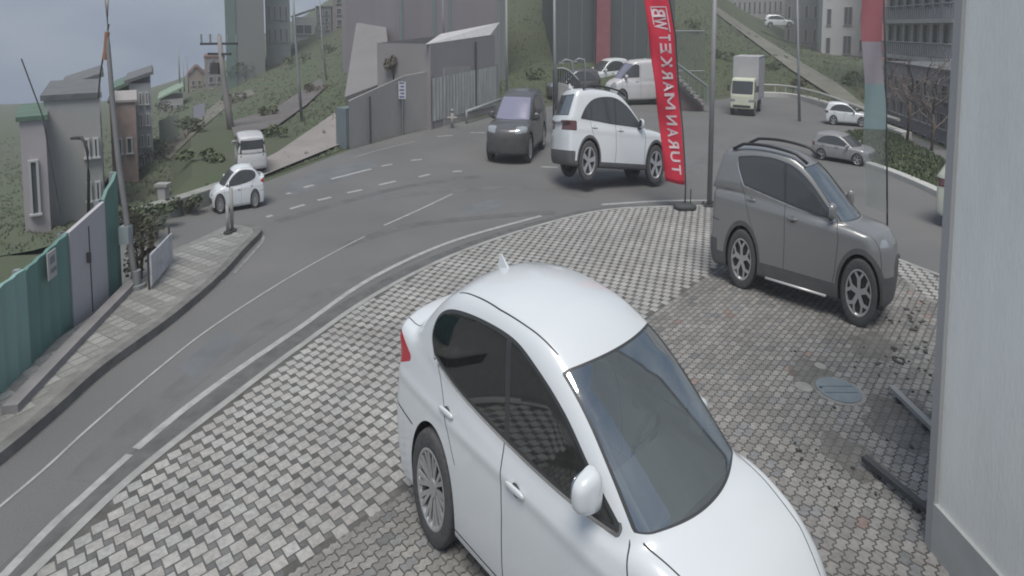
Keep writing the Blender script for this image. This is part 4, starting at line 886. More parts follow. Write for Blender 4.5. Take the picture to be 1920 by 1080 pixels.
# corrugated hut with white roof
q0, q1 = G(812, 241), G(930, 208); u = q1-q0; Wh = u.length; ht = empty('corrugated_hut', (q0.x, q0.y-.3, 0), math.atan2(u.y, u.x), 'corrugated metal hut with a white sheet roof beside the road', 'hut')
zh0, zh1 = A(806, 82, q0.y).z, A(925, 66, q1.y).z
mb = MB(); n = 44; vs = []
for i in range(n+1): t = i/n; o = .05 if i % 2 else 0; vs += [(Wh*t, o, .35), (Wh*t, o, (zh0+(zh1-zh0)*t)*.60)]
mb.add(vs, [(i*2, i*2+2, i*2+3, i*2+1) for i in range(n)]); mb.build('corrugated_sheet', mat('corrugated_grey', (.34, .355, .345), .6, .1, var=.25, scale=1.5, stretch=(4, 1, .4)), ht)
mb = MB(); mb.add([(0, .06, 0), (Wh, .06, 0), (Wh, .06, zh1), (0, .06, zh0), (0, 3, 0), (Wh, 3, 0), (Wh, 3, zh1), (0, 3, zh0)], [(0, 1, 2, 3), (1, 5, 6, 2), (4, 0, 3, 7), (5, 4, 7, 6)]); mb.build('wall', mat('hut_wall', (.26, .245, .25), .9, var=.07, scale=.4), ht)
mb = MB(); mb.box((Wh*.64, -.02, zh0*.55), (.06, .06, zh0*.9)); mb.build('post', M_DARKM, ht)
bpy.context.view_layer.update(); hi = (Matrix.Translation(ht.location) @ Matrix.Rotation(ht.rotation_euler.z, 4, 'Z')).inverted(); P4 = [hi @ A(795, 86, q0.y-.5), hi @ A(917, 68, q1.y-.5), hi @ A(935, 44, q1.y+1.3), hi @ A(824, 66, q0.y+1.3)]
mb = MB(); mb.slab(P4, .09); mb.build('roof', M_ROOFW, ht)
mb = MB(); mb.tube([(Wh*.35, -.5, .55), (Wh*.98, -.5, .75)], .09, 8); mb.tube([(Wh*.35, -.5, 0), (Wh*.35, -.5, .6)], .05, 6); mb.tube([(Wh*.95, -.5, 0), (Wh*.95, -.5, .75)], .05, 6); mb.build('pipe_rail', M_GALV, ht, True)
c = G(848, 240); mb = MB(); mb.tube([(c.x, c.y, 0), (c.x, c.y, .75)], .07, 10); mb.tube([(c.x-.22, c.y, .45), (c.x+.22, c.y, .45)], .06, 8); mb.tube([(c.x, c.y, .75), (c.x, c.y, .86)], .1, 8, r2=.03); tag(mb.build('fire_hydrant', M_CONC, smooth=True), 'pale grey hydrant standing at the foot of the corrugated hut', 'hydrant')
# the two pale concrete ramps
mb = MB(); mb.slab([A(646, 182, 26), A(732, 150, 27), A(722, 22, 40), A(668, 44, 40)], -.3); tag(mb.build('concrete_ramp', mat('ramp_concrete', (.20, .195, .20), .85, var=.08, scale=.3)), 'steep pale concrete ramp rising from the retaining wall towards the hilltop houses', 'ramp')
# --- background buildings, left to right
house('grey_house', 97, 200, 470, 186, 15, None, 5, M_HOUSEG, 'large plain grey house behind the hoarding at the far left', wins=[(.70, .62, .76, .74), (.70, .34, .76, .46), (.86, .62, .93, .74), (.86, .34, .93, .46)], roof=('flat', .25, M_ROOFD), sink=3)
house('sloping_roofed_house', 136, 200, 420, 168, 20, None, 5, M_HOUSEM, 'mauve grey house with a sloping roof rising just behind the plain grey house', wins=grid(2, 3, .5, 1, .2, .9, .4, .5), roof=('shed', .45, M_ROOFD), sink=4)
house('narrow_house', 50, 98, 470, 226, 14, None, 3, M_HOUSEM, 'low pale mauve house at the extreme left behind the hoarding', wins=[(.3, .3, .6, .7)], roof=('flat', .2, M_ROOFG), sink=5)
house('grey_tower_house', 250, 290, 340, 156, 26, None, 5, M_HOUSEB, 'narrow grey house with four rows of windows right of the lamp post', wins=grid(3, 4, .05, .95, .1, .95, .35, .55), roof=('shed', .4, M_ROOFD), sink=4)
house('brick_house', 214, 262, 380, 192, 22, None, 4, mat('render_brown', (.32, .25, .225), .9, var=.15), 'small brown brick house just right of the lamp post', wins=[(.2, .5, .4, .65), (.6, .5, .8, .65)], roof=('flat', .15, mat('pale_coping', (.35, .33, .32), .8)), sink=4)
house('green_roofed_house', 226, 262, 330, 170, 29, None, 5, M_HOUSEB, 'house with a dark green roof behind the brown brick house', roof=('shed', .5, M_ROOFG), sink=4)
house('low_house', 302, 345, 230, 186, 55, None, 6, M_HOUSEG, 'low house with a pale green roof on the left skyline', wins=grid(3, 1, .1, .9, .3, .9), roof=('shed', 1.1, mat('roof_pale_green', (.22, .30, .23), .8)), sink=5)
house('hill_house', 355, 384, 190, 142, 66, None, 5, mat('render_tan', (.28, .24, .20), .9, var=.1), 'tan coloured house high on the left skyline beside the utility pole', wins=grid(2, 2, .1, .9, .2, .9), roof=('gable', 1.0, M_ROOFR), sink=4)
house('hill_house', 386, 424, 190, 108, 62, None, 6, M_WALLM, 'mauve house on the left skyline directly behind the utility pole', wins=grid(2, 3, .1, .9, .1, .9), roof=('flat', .3, M_ROOFR), sink=4)
a1, W1, H1 = house('apartment_tower', 428, 500, 210, -260, 56, None, 14, mat('render_greygreen', (.195, .205, .205), .9, var=.05, scale=.1), 'tall grey apartment tower with a teal edge above the left bank', roof=('flat', .4, M_ROOFD), sink=3)
mb = MB(); mb.box((W1*.13, -.03, H1/2), (W1*.27, .12, H1)); mb.build('teal_strip', mat('render_teal', (.13, .19, .175), .9), a1)
house('apartment_block', 500, 546, 120, -220, 62, None, 12, mat('render_pale_grey', (.24, .285, .29), .9, var=.1), 'windowed grey apartment block standing against the tall grey tower', wins=grid(4, 7, .04, .96, .1, .98, .42, .6), roof=('flat', .4, M_ROOFD), sink=6)
house('white_house', 549, 592, 90, 32, 78, None, 8, M_WALLW, 'small white house with a green window band on the hill skyline', wins=[(.15, .45, .85, .75)], roof=('shed', 1.2, mat('roof_paler', (.45, .46, .46), .7)), sink=5)
for i, (l_, r_, t_, m_) in enumerate(((594, 622, 14, M_WALLB), (624, 668, -14, M_WALLM), (670, 706, -40, M_WALLW), (708, 748, -60, M_WALLB))):
    house('terraced_house', l_, r_, 70 if i < 2 else 40, t_, 70, 70, 8, m_, ('blue grey', 'mauve', 'white', 'bluish')[i] + ' hilltop house ' + ('right of the small white house', 'above the left edge of the concrete ramp', 'directly above the top of the concrete ramp', 'beside the mauve warehouse')[i], wins=grid(2, 3, .1, .9, .2, .95), roof=('flat', .3, M_ROOFD), group='houses on the hilltop', sink=5)
wr, Ww, Hw = house('warehouse', 750, 948, 214, -420, 34.5, 39, 10, M_WALLM, 'huge plain mauve grey building rising behind the corrugated hut', roof=('flat', .5, M_ROOFD), sink=2)
mb = MB()
for k in (.015, .30, .44, .93, .985): mb.box((Ww*k, -.05, Hw/2), (.10, .1, Hw))
mb.build('downpipe', mat('pipe_teal_grey', (.20, .27, .27), .7), wr)
# dark shop building with red pillar
dr, Wd, Hd = house('showroom', 1040, 1262, 182, -330, 43, 43, 14, mat('showroom_dark', (.10, .108, .11), .6), 'dark glass fronted building behind the parked cars', roof=('flat', .5, M_ROOFD), sink=1)
for k in range(9):
    m1 = MB(); w0 = Wd/9; m1.box((w0*(k+.5), -.04, Hd*.5), (w0*.90, .05, Hd*.96)); m1.build('glass_panel', mat('showroom_glass', (.10, .112, .115), .35), dr)
    m1 = MB(); m1.box((w0*k, -.07, Hd*.5), (.10, .12, Hd)); m1.build('mullion', mat('mullion_grey', (.15, .165, .17), .5), dr)
pc = A(1128, 175, 42); mb = MB(); mb.box((pc.x, pc.y-.2, 10), (1.0, .5, 20)); tag(mb.build('red_pillar', mat('pillar_red', (.26, .10, .115), .8, var=.1)), 'dull red pillar against the dark glass fronted building', 'pillar')
# right: apartments at the top right
house('apartment_block', 1352, 1470, 60, -160, 98, 92, 14, mat('render_mixed', (.34, .345, .34), .9, var=.15, scale=.6), 'long grey apartment row with many windows on the right skyline', wins=grid(12, 6, .02, .98, .15, .98, .4, .6), roof=('flat', .5, M_ROOFD), sink=8)
house('apartment_block', 1468, 1536, 115, -180, 80, 76, 12, M_WALLG, 'grey apartment block with a column of dark windows left of the plain white one', wins=grid(4, 6, .02, .98, .1, .98, .4, .55), roof=('flat', .5, M_ROOFD), sink=6)
house('apartment_block', 1537, 1622, 160, -180, 66, 64, 12, mat('render_offwhite', (.50, .505, .51), .9, var=.06, scale=.3), 'off white apartment block with few windows left of the red stair tower', wins=[(.10, .18+.16*k, .20, .27+.16*k) for k in range(5)]+[(.48, .18+.16*k, .66, .28+.16*k) for k in range(5)]+[(.84, .2+.16*k, .92, .26+.16*k) for k in range(5)], roof=('flat', .5, M_ROOFD), sink=6)
house('stair_tower', 1622, 1652, 190, -180, 60, 59, 6, M_WALLP, 'red stair tower between the off white block and the balconied block', wins=[(.3, .3+.2*k, .7, .36+.2*k) for k in range(3)], roof=('flat', .5, M_ROOFD), sink=5)
br, Wb2, Hb2 = house('apartment_block', 1653, 1830, 200, -260, 38, 28, 12, mat('render_warm_white', (.60, .59, .58), .9, var=.12, scale=.5), 'pale balconied apartment block behind the grass verge at the far right', wins=grid(9, 6, .04, .98, .12, .98, .5, .55), roof=('flat', .5, M_ROOFD), sink=5)
for k in range(1, 6):
    m1 = MB(); m1.box((Wb2*.5, -.55, Hb2*(.12+.143*k)-.3), (Wb2*.96, 1.1, .22)); bl = m1.build('balcony', M_WALLW, br)
    m1 = MB(); m1.tube([(Wb2*.02, -1.05, Hb2*(.12+.143*k)+.6), (Wb2*.98, -1.05, Hb2*(.12+.143*k)+.6)], .04, 5); [m1.box((Wb2*(.02+.96*t/40), -1.05, Hb2*(.12+.143*k)+.2), (.04, .04, .8)) for t in range(41)]; m1.build('railing', M_GALV, bl)
br2, Wb3, Hb3 = house('dark_building', 1655, 1822, 300, 130, 27, 19.5, 5, mat('render_dark_mauve', (.26, .245, .26), .9, var=.12, scale=.5), 'dark scaffolded building front below the balconied apartments', wins=grid(10, 3, .02, .98, .25, .95, .7, .55), fr=mat('frame_grey', (.27, .265, .27), .7), roof=('flat', .2, M_ROOFD), sink=2)
house('garage', 1555, 1612, 190, 132, 60, 58, 5, M_WALLG, 'low grey garage with a pale ramp below the off white block', wins=[(.1, .2, .4, .7), (.55, .2, .85, .7)], roof=('flat', .3, M_WALLW), sink=4)
# ------------------------------------------------------------------ far kerb, verge, stairs, fence
KP = smooth_path([G(1415, 181), G(1460, 182), G(1500, 187), G(1545, 200), G(1590, 218), G(1640, 240), G(1700, 262)], 4)
mb = MB(); kerb(mb, KP, -.18, .18, 0, .30); mb.build('far_kerb', mat('kerb_pale', (.46, .46, .44), .85, var=.1))['kind'] = 'structure'
mb = MB()
for k in range(0, len(KP)-1, 2): mb.tube([KP[k]+Vector((0, .5, 0)), KP[k]+Vector((0, .5, .75))], .05, 6)
mb.tube([p+Vector((0, .5, .72)) for p in KP], .07, 6); tag(mb.build('guard_rail', mat('rail_pale', (.38, .38, .36), .6)), 'pale guard rail curving behind the white box truck along the far kerb', 'guard rail')
VP = [G(1560, 262), G(1600, 250), G(1660, 246), G(1760, 300), G(1990, 420), G(2000, 480), G(1780, 372), G(1680, 328), G(1600, 300), G(1552, 284)]
poly_obj('verge', [(p.x, p.y) for p in VP], .10, M_SOIL)
mb = MB(); kerb(mb, smooth_path([G(1548, 283), G(1600, 303), G(1680, 331), G(1780, 376), G(1990, 486)], 4), -.12, .12, 0, .16); mb.build('verge_kerb', mat('kerb_pale', (.4, .4, .38)))['kind'] = 'structure'
def foliage(mb, c, r, n, size, squash=1.0):
    for _ in range(n):
        d = RNG.normal(size=3); d /= np.linalg.norm(d); q = Vector(c)+Vector(d*np.array(r)*RNG.uniform(.55, 1.0)); nrm = Vector(RNG.normal(size=3)).normalized(); a = nrm.orthogonal().normalized(); b = nrm.cross(a); s = size*RNG.uniform(.6, 1.3)
        mb.add([q-a*s, q+b*s*.6, q+a*s, q-b*s*.6], [(0, 1, 2, 3)])
def leafmat(name, c, c2):
    return mat(name, c, .8, var=.3, scale=1.2, col2=c2, detail=3)
LG = leafmat('leaves_green', (.11, .14, .07), (.075, .095, .055)); LD = leafmat('leaves_dark', (.09, .105, .065), (.06, .072, .048)); LB = leafmat('leaves_brown', (.13, .11, .07), (.075, .075, .045))
def shrub(px, py, Y, w, h, m, label, n=260, size=.12, group=None, name='shrub', z=None):
    c = A(px, py, Y) if z is None else Vector((A(px, py, Y).x, Y, z)); e = empty(name, c, 0, label, 'shrub' if name == 'shrub' else 'tree', group); mb = MB()
    for k in range(max(3, int(w*2.2))):
        o = (RNG.uniform(-w/2, w/2), RNG.uniform(-w/3, w/3), h*RNG.uniform(.25, .75)); foliage(mb, o, (w*.3, w*.28, h*.35), n//max(3, int(w*2.2)), size)
    mb.build('foliage', m, e); mb = MB()
    for k in range(4): a = RNG.uniform(0, 6); mb.tube([(0, 0, -.3), (w*.2*math.cos(a), w*.2*math.sin(a), h*.5)], .03, 5, r2=.01)
    mb.build('stem', M_WOOD, e, True); return e
def grass_tufts(name, poly, n, h, m):
    f = polysd([(p[0], p[1]) for p in poly]); xs = [p[0] for p in poly]; ys = [p[1] for p in poly]; mb = MB(); k = 0
    while k < n:
        x, y = RNG.uniform(min(xs), max(xs)), RNG.uniform(min(ys), max(ys))
        if f(np.array(x), np.array(y)) > -.05: continue
        k += 1
        for _ in range(3):
            a = RNG.uniform(0, 6.28); hh = h*RNG.uniform(.5, 1.3); dx, dy = math.cos(a)*.04, math.sin(a)*.04; lx, ly = RNG.normal(0, .06, 2)
            mb.add([(x-dx, y-dy, .1), (x+dx, y+dy, .1), (x+lx, y+ly, .1+hh)], [(0, 1, 2)])
    return tag(mb.build(name, m), kind='stuff')
tag(grass_tufts('grass', VP, 4500, .13, LG), 'rough green grass on the verge at the far right', 'grass')
def hill_grass(name, key, n, ymax, h, m, label):
    Vg = GRIDS[key]; mb = MB(); k = 0
    while k < n:
        a, b = RNG.uniform(0, Vg.shape[0]-1.001), RNG.uniform(0, Vg.shape[1]-1.001); i, j = int(a), int(b); s, t = a-i, b-j
        p = Vg[i, j]*(1-s)*(1-t)+Vg[i+1, j]*s*(1-t)+Vg[i, j+1]*(1-s)*t+Vg[i+1, j+1]*s*t
        if p[1] > ymax: continue
        k += 1; sc_ = h*(.6+p[1]/60)
        for _ in range(3):
            an = RNG.uniform(0, 6.28); hh = sc_*RNG.uniform(.4, 1.2); dx, dy = math.cos(an)*sc_*.35, math.sin(an)*sc_*.35; lx, ly, ox, oy = RNG.normal(0, sc_*.3, 4)
            mb.add([(p[0]+ox-dx, p[1]+oy-dy, p[2]-.05), (p[0]+ox+dx, p[1]+oy+dy, p[2]-.05), (p[0]+ox+lx, p[1]+oy+ly, p[2]+hh)], [(0, 1, 2)])
    return tag(mb.build(name, m), label, 'grass', kind='stuff')
hill_grass('grass', 'left_hillside', 6500, 62, .10, mat('tuft_green', (.115, .14, .085), .9, var=.3, scale=.5, col2=(.125, .12, .088)), 'rough patchy grass over the left hillside')
hill_grass('grass', 'right_hillside', 6000, 70, .10, _mats['tuft_green'], 'rough patchy grass over the right hillside')
# scattered scrub on the slopes
mb = MB(); RN = np.random.default_rng(11)
def on_hill(px, py, Yg):
    dg = bpy.context.evaluated_depsgraph_get(); d = ray(px, py); ok, loc_, *_r = sc.ray_cast(dg, Vector((0, 0, H0)), d.normalized()); return loc_ if ok else None
bpy.context.view_layer.update()
cols_ = [LG, LD, LB]; spots = [(255, 425, 1.3, .9, 1), (285, 408, 1.1, .7, 0), (345, 388, 1.2, .7, 1), (275, 300, 2.2, 1.8, 1), (300, 270, 2.0, 1.5, 2), (352, 250, 2.2, 1.6, 1), (385, 300, 1.8, 1.0, 0), (440, 190, 3.0, 1.8, 1), (500, 215, 1.6, 1.2, 0), (520, 255, 1.5, 1.0, 0), (560, 120, 3, 2.2, 0), (610, 100, 3, 2.0, 1), (325, 215, 3.0, 2.6, 1), (460, 140, 4, 2.6, 1), (590, 170, 2.0, 1.4, 2), (738, 135, 1.0, 1.6, 2), (1000, 150, 2.4, 1.6, 0), (1290, 60, 3.2, 2.2, 0), (1350, 110, 2.4, 1.4, 1), (1440, 130, 2.4, 1.3, 0), (1500, 160, 1.8, 1.0, 2), (1620, 185, 2.6, 2.4, 1), (1600, 160, 2.0, 2.2, 0)]
place_ = ['beside the lamp post behind the low barrier', 'just behind the low barrier near its left end', 'behind the middle of the low barrier', 'below the narrow grey house', 'between the narrow grey house and the pale square board', 'right of the pale square board on the left bank', 'on the open bank above the white coupe', 'at the foot of the tall grey tower', 'above the parked white minivan', 'on the bank above the concrete apron', 'on the slope below the small white hilltop house', 'on the slope left of the concrete ramp', 'on the skyline slope above the pale square board', 'left of the foot of the grey tower', 'on the slope left of the retaining wall', 'between the concrete ramp and the mauve building', 'on the green strip between the mauve building and the dark showroom', 'high on the slope right of the red banner', 'on the slope right of the lamp post on the kerb', 'on the slope above the white box truck', 'on the slope right of the white box truck', 'near the foot of the off white block', 'beside the low grey garage']
for i, (px_, py_, w_, h_, k_) in enumerate(spots):
    l_ = on_hill(px_, py_, 0)
    if l_ is None: continue
    w_ *= .6; h_ *= .55; e = shrub(px_, py_, 20, w_, h_, cols_[k_], ('green', 'dark green', 'brownish')[k_]+' bush '+place_[i], n=int(160+60*w_), size=.06+.02*w_, group='bushes on the slopes'); e.location = l_-Vector((0, 0, .1))
shrub(262, 545, 9.9, .55, 1.3, LB, 'dark olive bush between the lamp post and the notice board', n=420, size=.05, z=.1)
shrub(290, 440, 11.8, .8, .7, LD, 'low dark bush behind the notice board', n=300, size=.05, z=.1)
# white square board on the left bank, blue sign, pale board
for (px_, py_, Y_, w_, h_, m_, lab, cat) in ((317, 240, 30, .95, 1.5, mat('board_pale_green', (.26, .30, .26), .7), 'pale square board tilted on the left bank above the bushes', 'board'), (374, 208, 33, .62, 1.0, mat('sign_lilac', (.34, .34, .42), .6), 'small lilac road sign on twin posts on the left bank', 'sign')):
    c = A(px_, py_, Y_); l_ = on_hill(px_, py_+45, 0); zb_ = (l_.z if l_ is not None else c.z-2)-.5-c.z
    e = empty('roadside_board' if 'square' in lab else 'road_sign', c, .15, lab, cat); mb = MB(); mb.slab([(-w_/2, 0, -h_*.45), (w_/2, 0, -h_*.30), (w_/2, 0, h_*.5), (-w_/2, 0, h_*.28)], .05); mb.build('plate', m_, e)
    mb = MB(); mb.tube([(-w_*.3, .06, min(zb_, -1.5)), (-w_*.3, .06, h_*.2)], .035, 6); mb.tube([(w_*.3, .06, min(zb_, -1.5)), (w_*.3, .06, h_*.3)], .035, 6); mb.build('post', M_GALV, e)
    if 'sign' in e.name: mb = MB(); [mb.box((-.15+.15*k, -.02, .05), (.05, .02, .6)) for k in range(3)]; mb.build('lettering', mat('sign_blue', (.08, .10, .20)), e)
# utility pole and lamp posts in the background
def pole(name, pts, Y, r, m, label, cat='pole', r2=None, base_py=None):
    P_ = [A(x, y, Y) for x, y in pts]; o = P_[0].copy(); e = empty(name, o, 0, label, cat); mb = MB(); mb.tube([p-o for p in P_], r, 8, r2=r2 or r*.6); mb.build('shaft', m, e, True); return e, o
up, uo = pole('utility_pole', [(436, 262), (427, 200), (418, 140), (411, 66)], 25, .16, mat('pole_concrete', (.24, .225, .22), .85), 'concrete utility pole with crossarms and insulators above the white minivan')
mb = MB(); c = A(411, 82, 25)-uo; mb.box(c, (1.5, .12, .10), .3); mb.box(c+Vector((0, 0, -.45)), (1.1, .12, .10), -.2); mb.build('crossarm', M_DARKM, up)
mb = MB()
for k in (-.7, -.35, 0, .35, .7): mb.tube([c+Vector((k, k*.2, .05)), c+Vector((k, k*.2, .42))], .045, 6)
mb.tube([A(398, 128, 25)-uo, A(398, 112, 25)-uo], .10, 8); mb.build('insulator', M_GALV, up)
mb = MB(); mb.box(A(405, 128, 25)-uo, (.35, .3, .5)); mb.build('transformer', M_DARKM, up)
for pts, Y_, r_, lab in (([(338, 172), (334, 88)], 60, .09, 'thin white mast on the left skyline, tallest of the row left of the utility pole'), ([(346, 172), (343, 116)], 62, .06, 'short thin mast second in the row on the left skyline'), ([(354, 174), (350, 104)], 61, .05, 'thin mast third in the row on the left skyline'), ([(566, 226), (560, 150), (553, 60), (548, -40)], 27, .075, 'thin grey street light pole in front of the tall grey blocks'), ([(614, 165), (605, 90), (598, -20)], 42, .07, 'thin pale pole on the slope left of the concrete ramp'), ([(682, 60), (676, -40)], 48, .07, 'thin pale pole at the top of the concrete ramp'), ([(1499, 236), (1497, 120), (1494, -60)], 27, .07, 'slim grey lamp post on the far kerb right of the white box truck'), ([(834, 95), (831, 40), (829, -60)], 29.5, .06, 'thin grey conduit rising past the roof of the corrugated hut')):
    pole('lamp_post' if 'lamp' in lab or 'street' in lab else 'mast', pts, Y_, r_, M_GALV, lab, 'pole')
# stairs with railing beside the showroom
st = A(1290, 205, 30); s_ = empty('outdoor_stairs', (G(1262, 207).x, G(1262, 207).y, 0), 0, 'outdoor steps with a dark handrail on a pinkish plinth behind the red banner', 'stairs'); sx = s_.location.x
xr_ = A(1318, 200, s_.location.y).x-sx; zt_ = A(1265, 128, s_.location.y).z; zp = A(1300, 186, s_.location.y).z; m_st = mat('step_concrete', (.30, .285, .29), .85, var=.1); m_pl = mat('plinth_pink', (.27, .205, .20), .85, var=.1)
mb = MB(); mb.slab([(-.3, 0, 0), (xr_+.05, 0, 0), (xr_+.05, 0, zp*.9), (xr_*.62, 0, zp*.95), (-.3, 0, zt_*.80)], 1.6, up=(0, 1, 0)); mb.build('plinth', m_pl, s_)
for k in range(8):
    m1 = MB(); t = k/7; m1.box((xr_*(.05+.85*t), -.28, zt_*.84*(1-t)+zp*.75*t-.05), (xr_*.17, .55, .09)); m1.build('tread', m_st, s_)
mb = MB(); mb.slab([(-.3, -.57, zt_*.80-.2), (xr_*.8, -.57, zp*.55-.1), (xr_*.8, -.57, zp*.55+.1), (-.3, -.57, zt_*.80)], .06, up=(0, -1, 0)); mb.build('stringer', M_DARKM, s_)
mb = MB(); mb.tube([(-.4, -.6, zt_+.55), (xr_, -.6, zp+.75)], .07, 8); mb.tube([(xr_, -.6, zp+.75), (xr_, -.6, zp*.6)], .07, 8)
for k in range(7): t = (k+.5)/7; mb.tube([((xr_+.4)*t-.4, -.6, zt_+.55-(zt_-zp-.2)*t), ((xr_+.4)*t-.4, -.6, zt_*.8-(zt_*.8-zp*.55)*t)], .018, 5)
mb.build('handrail', mat('rail_grey_green', (.20, .24, .22), .6), s_)
f0, f1 = A(1258, 130, 33), A(1320, 146, 33); fz = A(1290, 55, 33).z; fe = empty('bar_fence', (f0.x, 33, f0.z-1), 0, 'tall vertical bar fence on the slope above the outdoor steps', 'fence'); wf = f1.x-f0.x
mb = MB(); [mb.tube([(wf*k/16, 0, -1), (wf*k/16, 0, fz-f0.z+1)], .03, 5) for k in range(17)]; mb.build('bars', mat('fence_grey_green', (.16, .185, .165), .7), fe)
mb = MB(); mb.tube([(0, 0, .9), (wf, 0, .9)], .04, 5); mb.tube([(0, 0, fz-f0.z+.9), (wf, 0, fz-f0.z+.9)], .04, 5); mb.build('rail', M_GALV, fe)
# white low wall and dark gate left of the parked cars
lw = [A(1037, 196, 24), A(1078, 200, 23)]; z0_, z1_ = A(1040, 152, 24).z, A(1076, 164, 23).z
mb = MB(); mb.slab([(lw[0].x, 24, 0), (lw[1].x, 23, 0), (lw[1].x, 23, z1_), (lw[0].x, 24, z0_)], .25, up=(0, 1, 0)); tag(mb.build('low_white_wall', mat('low_wall_white', (.40, .40, .39), .85, var=.08)), 'low white wall just left of the crossing white SUV', 'wall')
ge = empty('bar_gate', (lw[0].x, 23.8, z0_*.8), 0, 'dark vertical bar gate with an arched top above the low white wall', 'gate'); wg = A(1086, 160, 23.8).x-lw[0].x
mb = MB()
for k in range(12): t = k/11; mb.tube([(wg*t, 0, -1.0), (wg*t, 0, .95-.5*t+.25*math.sin(PI*t))], .035, 5)
mb.build('bars', M_DARKM, ge); mb = MB(); mb.tube([(wg*k/11, 0, .95-.5*k/11+.25*math.sin(PI*k/11)) for k in range(12)], .045, 6); mb.build('rail', mat('rail_light', (.30, .31, .31), .6), ge, True)
gp_ = A(1042, 195, 23.5); pole('gate_post', [(1043, 196), (1040, 100), (1039, -60)], 23.5, .08, M_GALV, 'tall pale post at the left end of the dark bar gate', 'post')
pole('gate_post', [(951, 178), (950, 80), (949, -60)], 30, .07, mat('post_pale', (.36, .33, .33), .7), 'tall pale post at the right corner of the mauve building', 'post')
# round headed motor scooters beyond the gate
for i, (px_, py_, Y_) in enumerate(((1073, 112, 26), (1097, 110, 27))):
    c = A(px_, py_, Y_); e = empty('curved_lamp', (c.x, Y_, 0), 0, 'small hooked grey lamp ' + ('nearer the dark gate' if i == 0 else 'nearer the parked hatchback') + ' of the pair behind the bar gate', 'lamp', 'hooked lamps behind the gate')
    mb = MB(); z = c.z; mb.tube([(0, 0, 0), (0, 0, z-.35), (-.05, 0, z-.05), (-.3, 0, z), (-.5, 0, z-.12)], .05, 7); mb.build('pole', M_GALV, e, True); mb = MB(); mb.box((-.5, 0, z-.14), (.26, .16, .08)); mb.build('lamp_head', M_GALV, e)
# --- the grey post and its twin on the forecourt corner
c = G(1330, 386, KZ); e = empty('kerbside_post', (c.x, c.y, KZ), 0, 'tall light grey steel post on the forecourt corner behind the grey SUV', 'post')
zp_ = A(1328, -90, c.y).z; mb = MB(); mb.tube([(0, 0, 0), (0, 0, zp_)], .062, 14, r2=.05); mb.build('shaft', mat('post_light_grey', (.24, .24, .245), .55, .1, var=.05), e, True)
mb = MB(); mb.box((0, 0, .02), (.32, .26, .04)); [mb.tube([(sx_, sy_, .03), (sx_, sy_, .09)], .018, 6) for sx_ in (-.12, .12) for sy_ in (-.09, .09)]; mb.build('base_plate', M_DARKM, e)
# ------------------------------------------------------------------ feather banners
def text_mesh(s, size, m, name, parent, mirror=False, extrude=.003, bold=.0):
    cu = bpy.data.curves.new(name, 'FONT'); cu.body = s; cu.size = size; cu.extrude = extrude; cu.offset = bold; cu.align_x = 'CENTER'; cu.align_y = 'CENTER'; cu.resolution_u = 3
    o = bpy.data.objects.new(name, cu); C.objects.link(o); bpy.context.view_layer.update(); me = bpy.data.meshes.new_from_object(o.evaluated_get(bpy.context.evaluated_depsgraph_get())); C.objects.unlink(o); bpy.data.objects.remove(o)
    ob = bpy.data.objects.new(name, me); me.materials.clear(); me.materials.append(m); C.objects.link(ob); ob.parent = parent; return ob
fy = 13.2; fb = G(1284, 392, KZ); fy = fb.y
Lf = [(1207, -70), (1209, 0), (1216, 60), (1222, 120), (1229, 180), (1236, 230), (1243, 290), (1249, 340)]
Rf = [(1240, -70), (1252, 0), (1263, 60), (1268, 120), (1273, 180), (1277, 230), (1280, 290), (1283, 346)]
fe = empty('feather_banner', (fb.x, fb.y, KZ), 0, 'tall red feather banner with mirrored white market lettering on the forecourt corner', 'banner')
fo = Vector((fb.x, fb.y, KZ)); M_RED = mat('banner_red', (.56, .025, .055), .75, var=.10, scale=1.2); M_REDLIT = mat('banner_letter', (.62, .50, .53), .7, var=.1, scale=6)
rowsL = [A(x, y, fy)-fo for x, y in Lf]; rowsR = [A(x, y, fy)-fo for x, y in Rf]; nr = 40; nc = 8; V = []
def fpt(u, v):                 # u across 0..1, v down 0..1
    k = v*(len(rowsL)-1); i = min(int(k), len(rowsL)-2); t = k-i; a = rowsL[i].lerp(rowsL[i+1], t); b = rowsR[i].lerp(rowsR[i+1], t); p = a.lerp(b, u)
    return p + Vector((0, .05*math.sin(v*9+u*3)+.035*math.sin(v*21-u*5)*(1-u), 0))
for j in range(nr+1):
    for i in range(nc+1): V.append(fpt(i/nc, j/nr))
W_ = nc+1; fs = [(j*W_+i, j*W_+i+1, (j+1)*W_+i+1, (j+1)*W_+i) for j in range(nr) for i in range(nc)]
o = mesh_obj('sail', V, fs, M_RED, fe, True); md = o.modifiers.new('s', 'SOLIDIFY'); md.thickness = .008; md.offset = 0
mb = MB(); P_ = [(0, 0, 0)]+[tuple(fpt(1.02, v)+Vector((.02, .01, 0))) for v in (1, .9, .75, .6, .45, .3, .15, 0)]; mb.tube(P_, .018, 8); mb.build('pole', M_DARKM, fe, True)
mb = MB(); mb.tube([(.13, -.02, .12), (.13, -.02, .50)], .014, 6); mb.build('spike', M_DARKM, fe)
vs, fs_ = ellipsoid((0, 0, .07), (.27, .20, .085), (1, 1, 1), 20, 10, .7); mesh_obj('weight_base', vs, fs_, mat('base_rubber', (.055, .06, .06), .7), fe, True)
mb = MB()                      # letters run down the banner, seen from behind
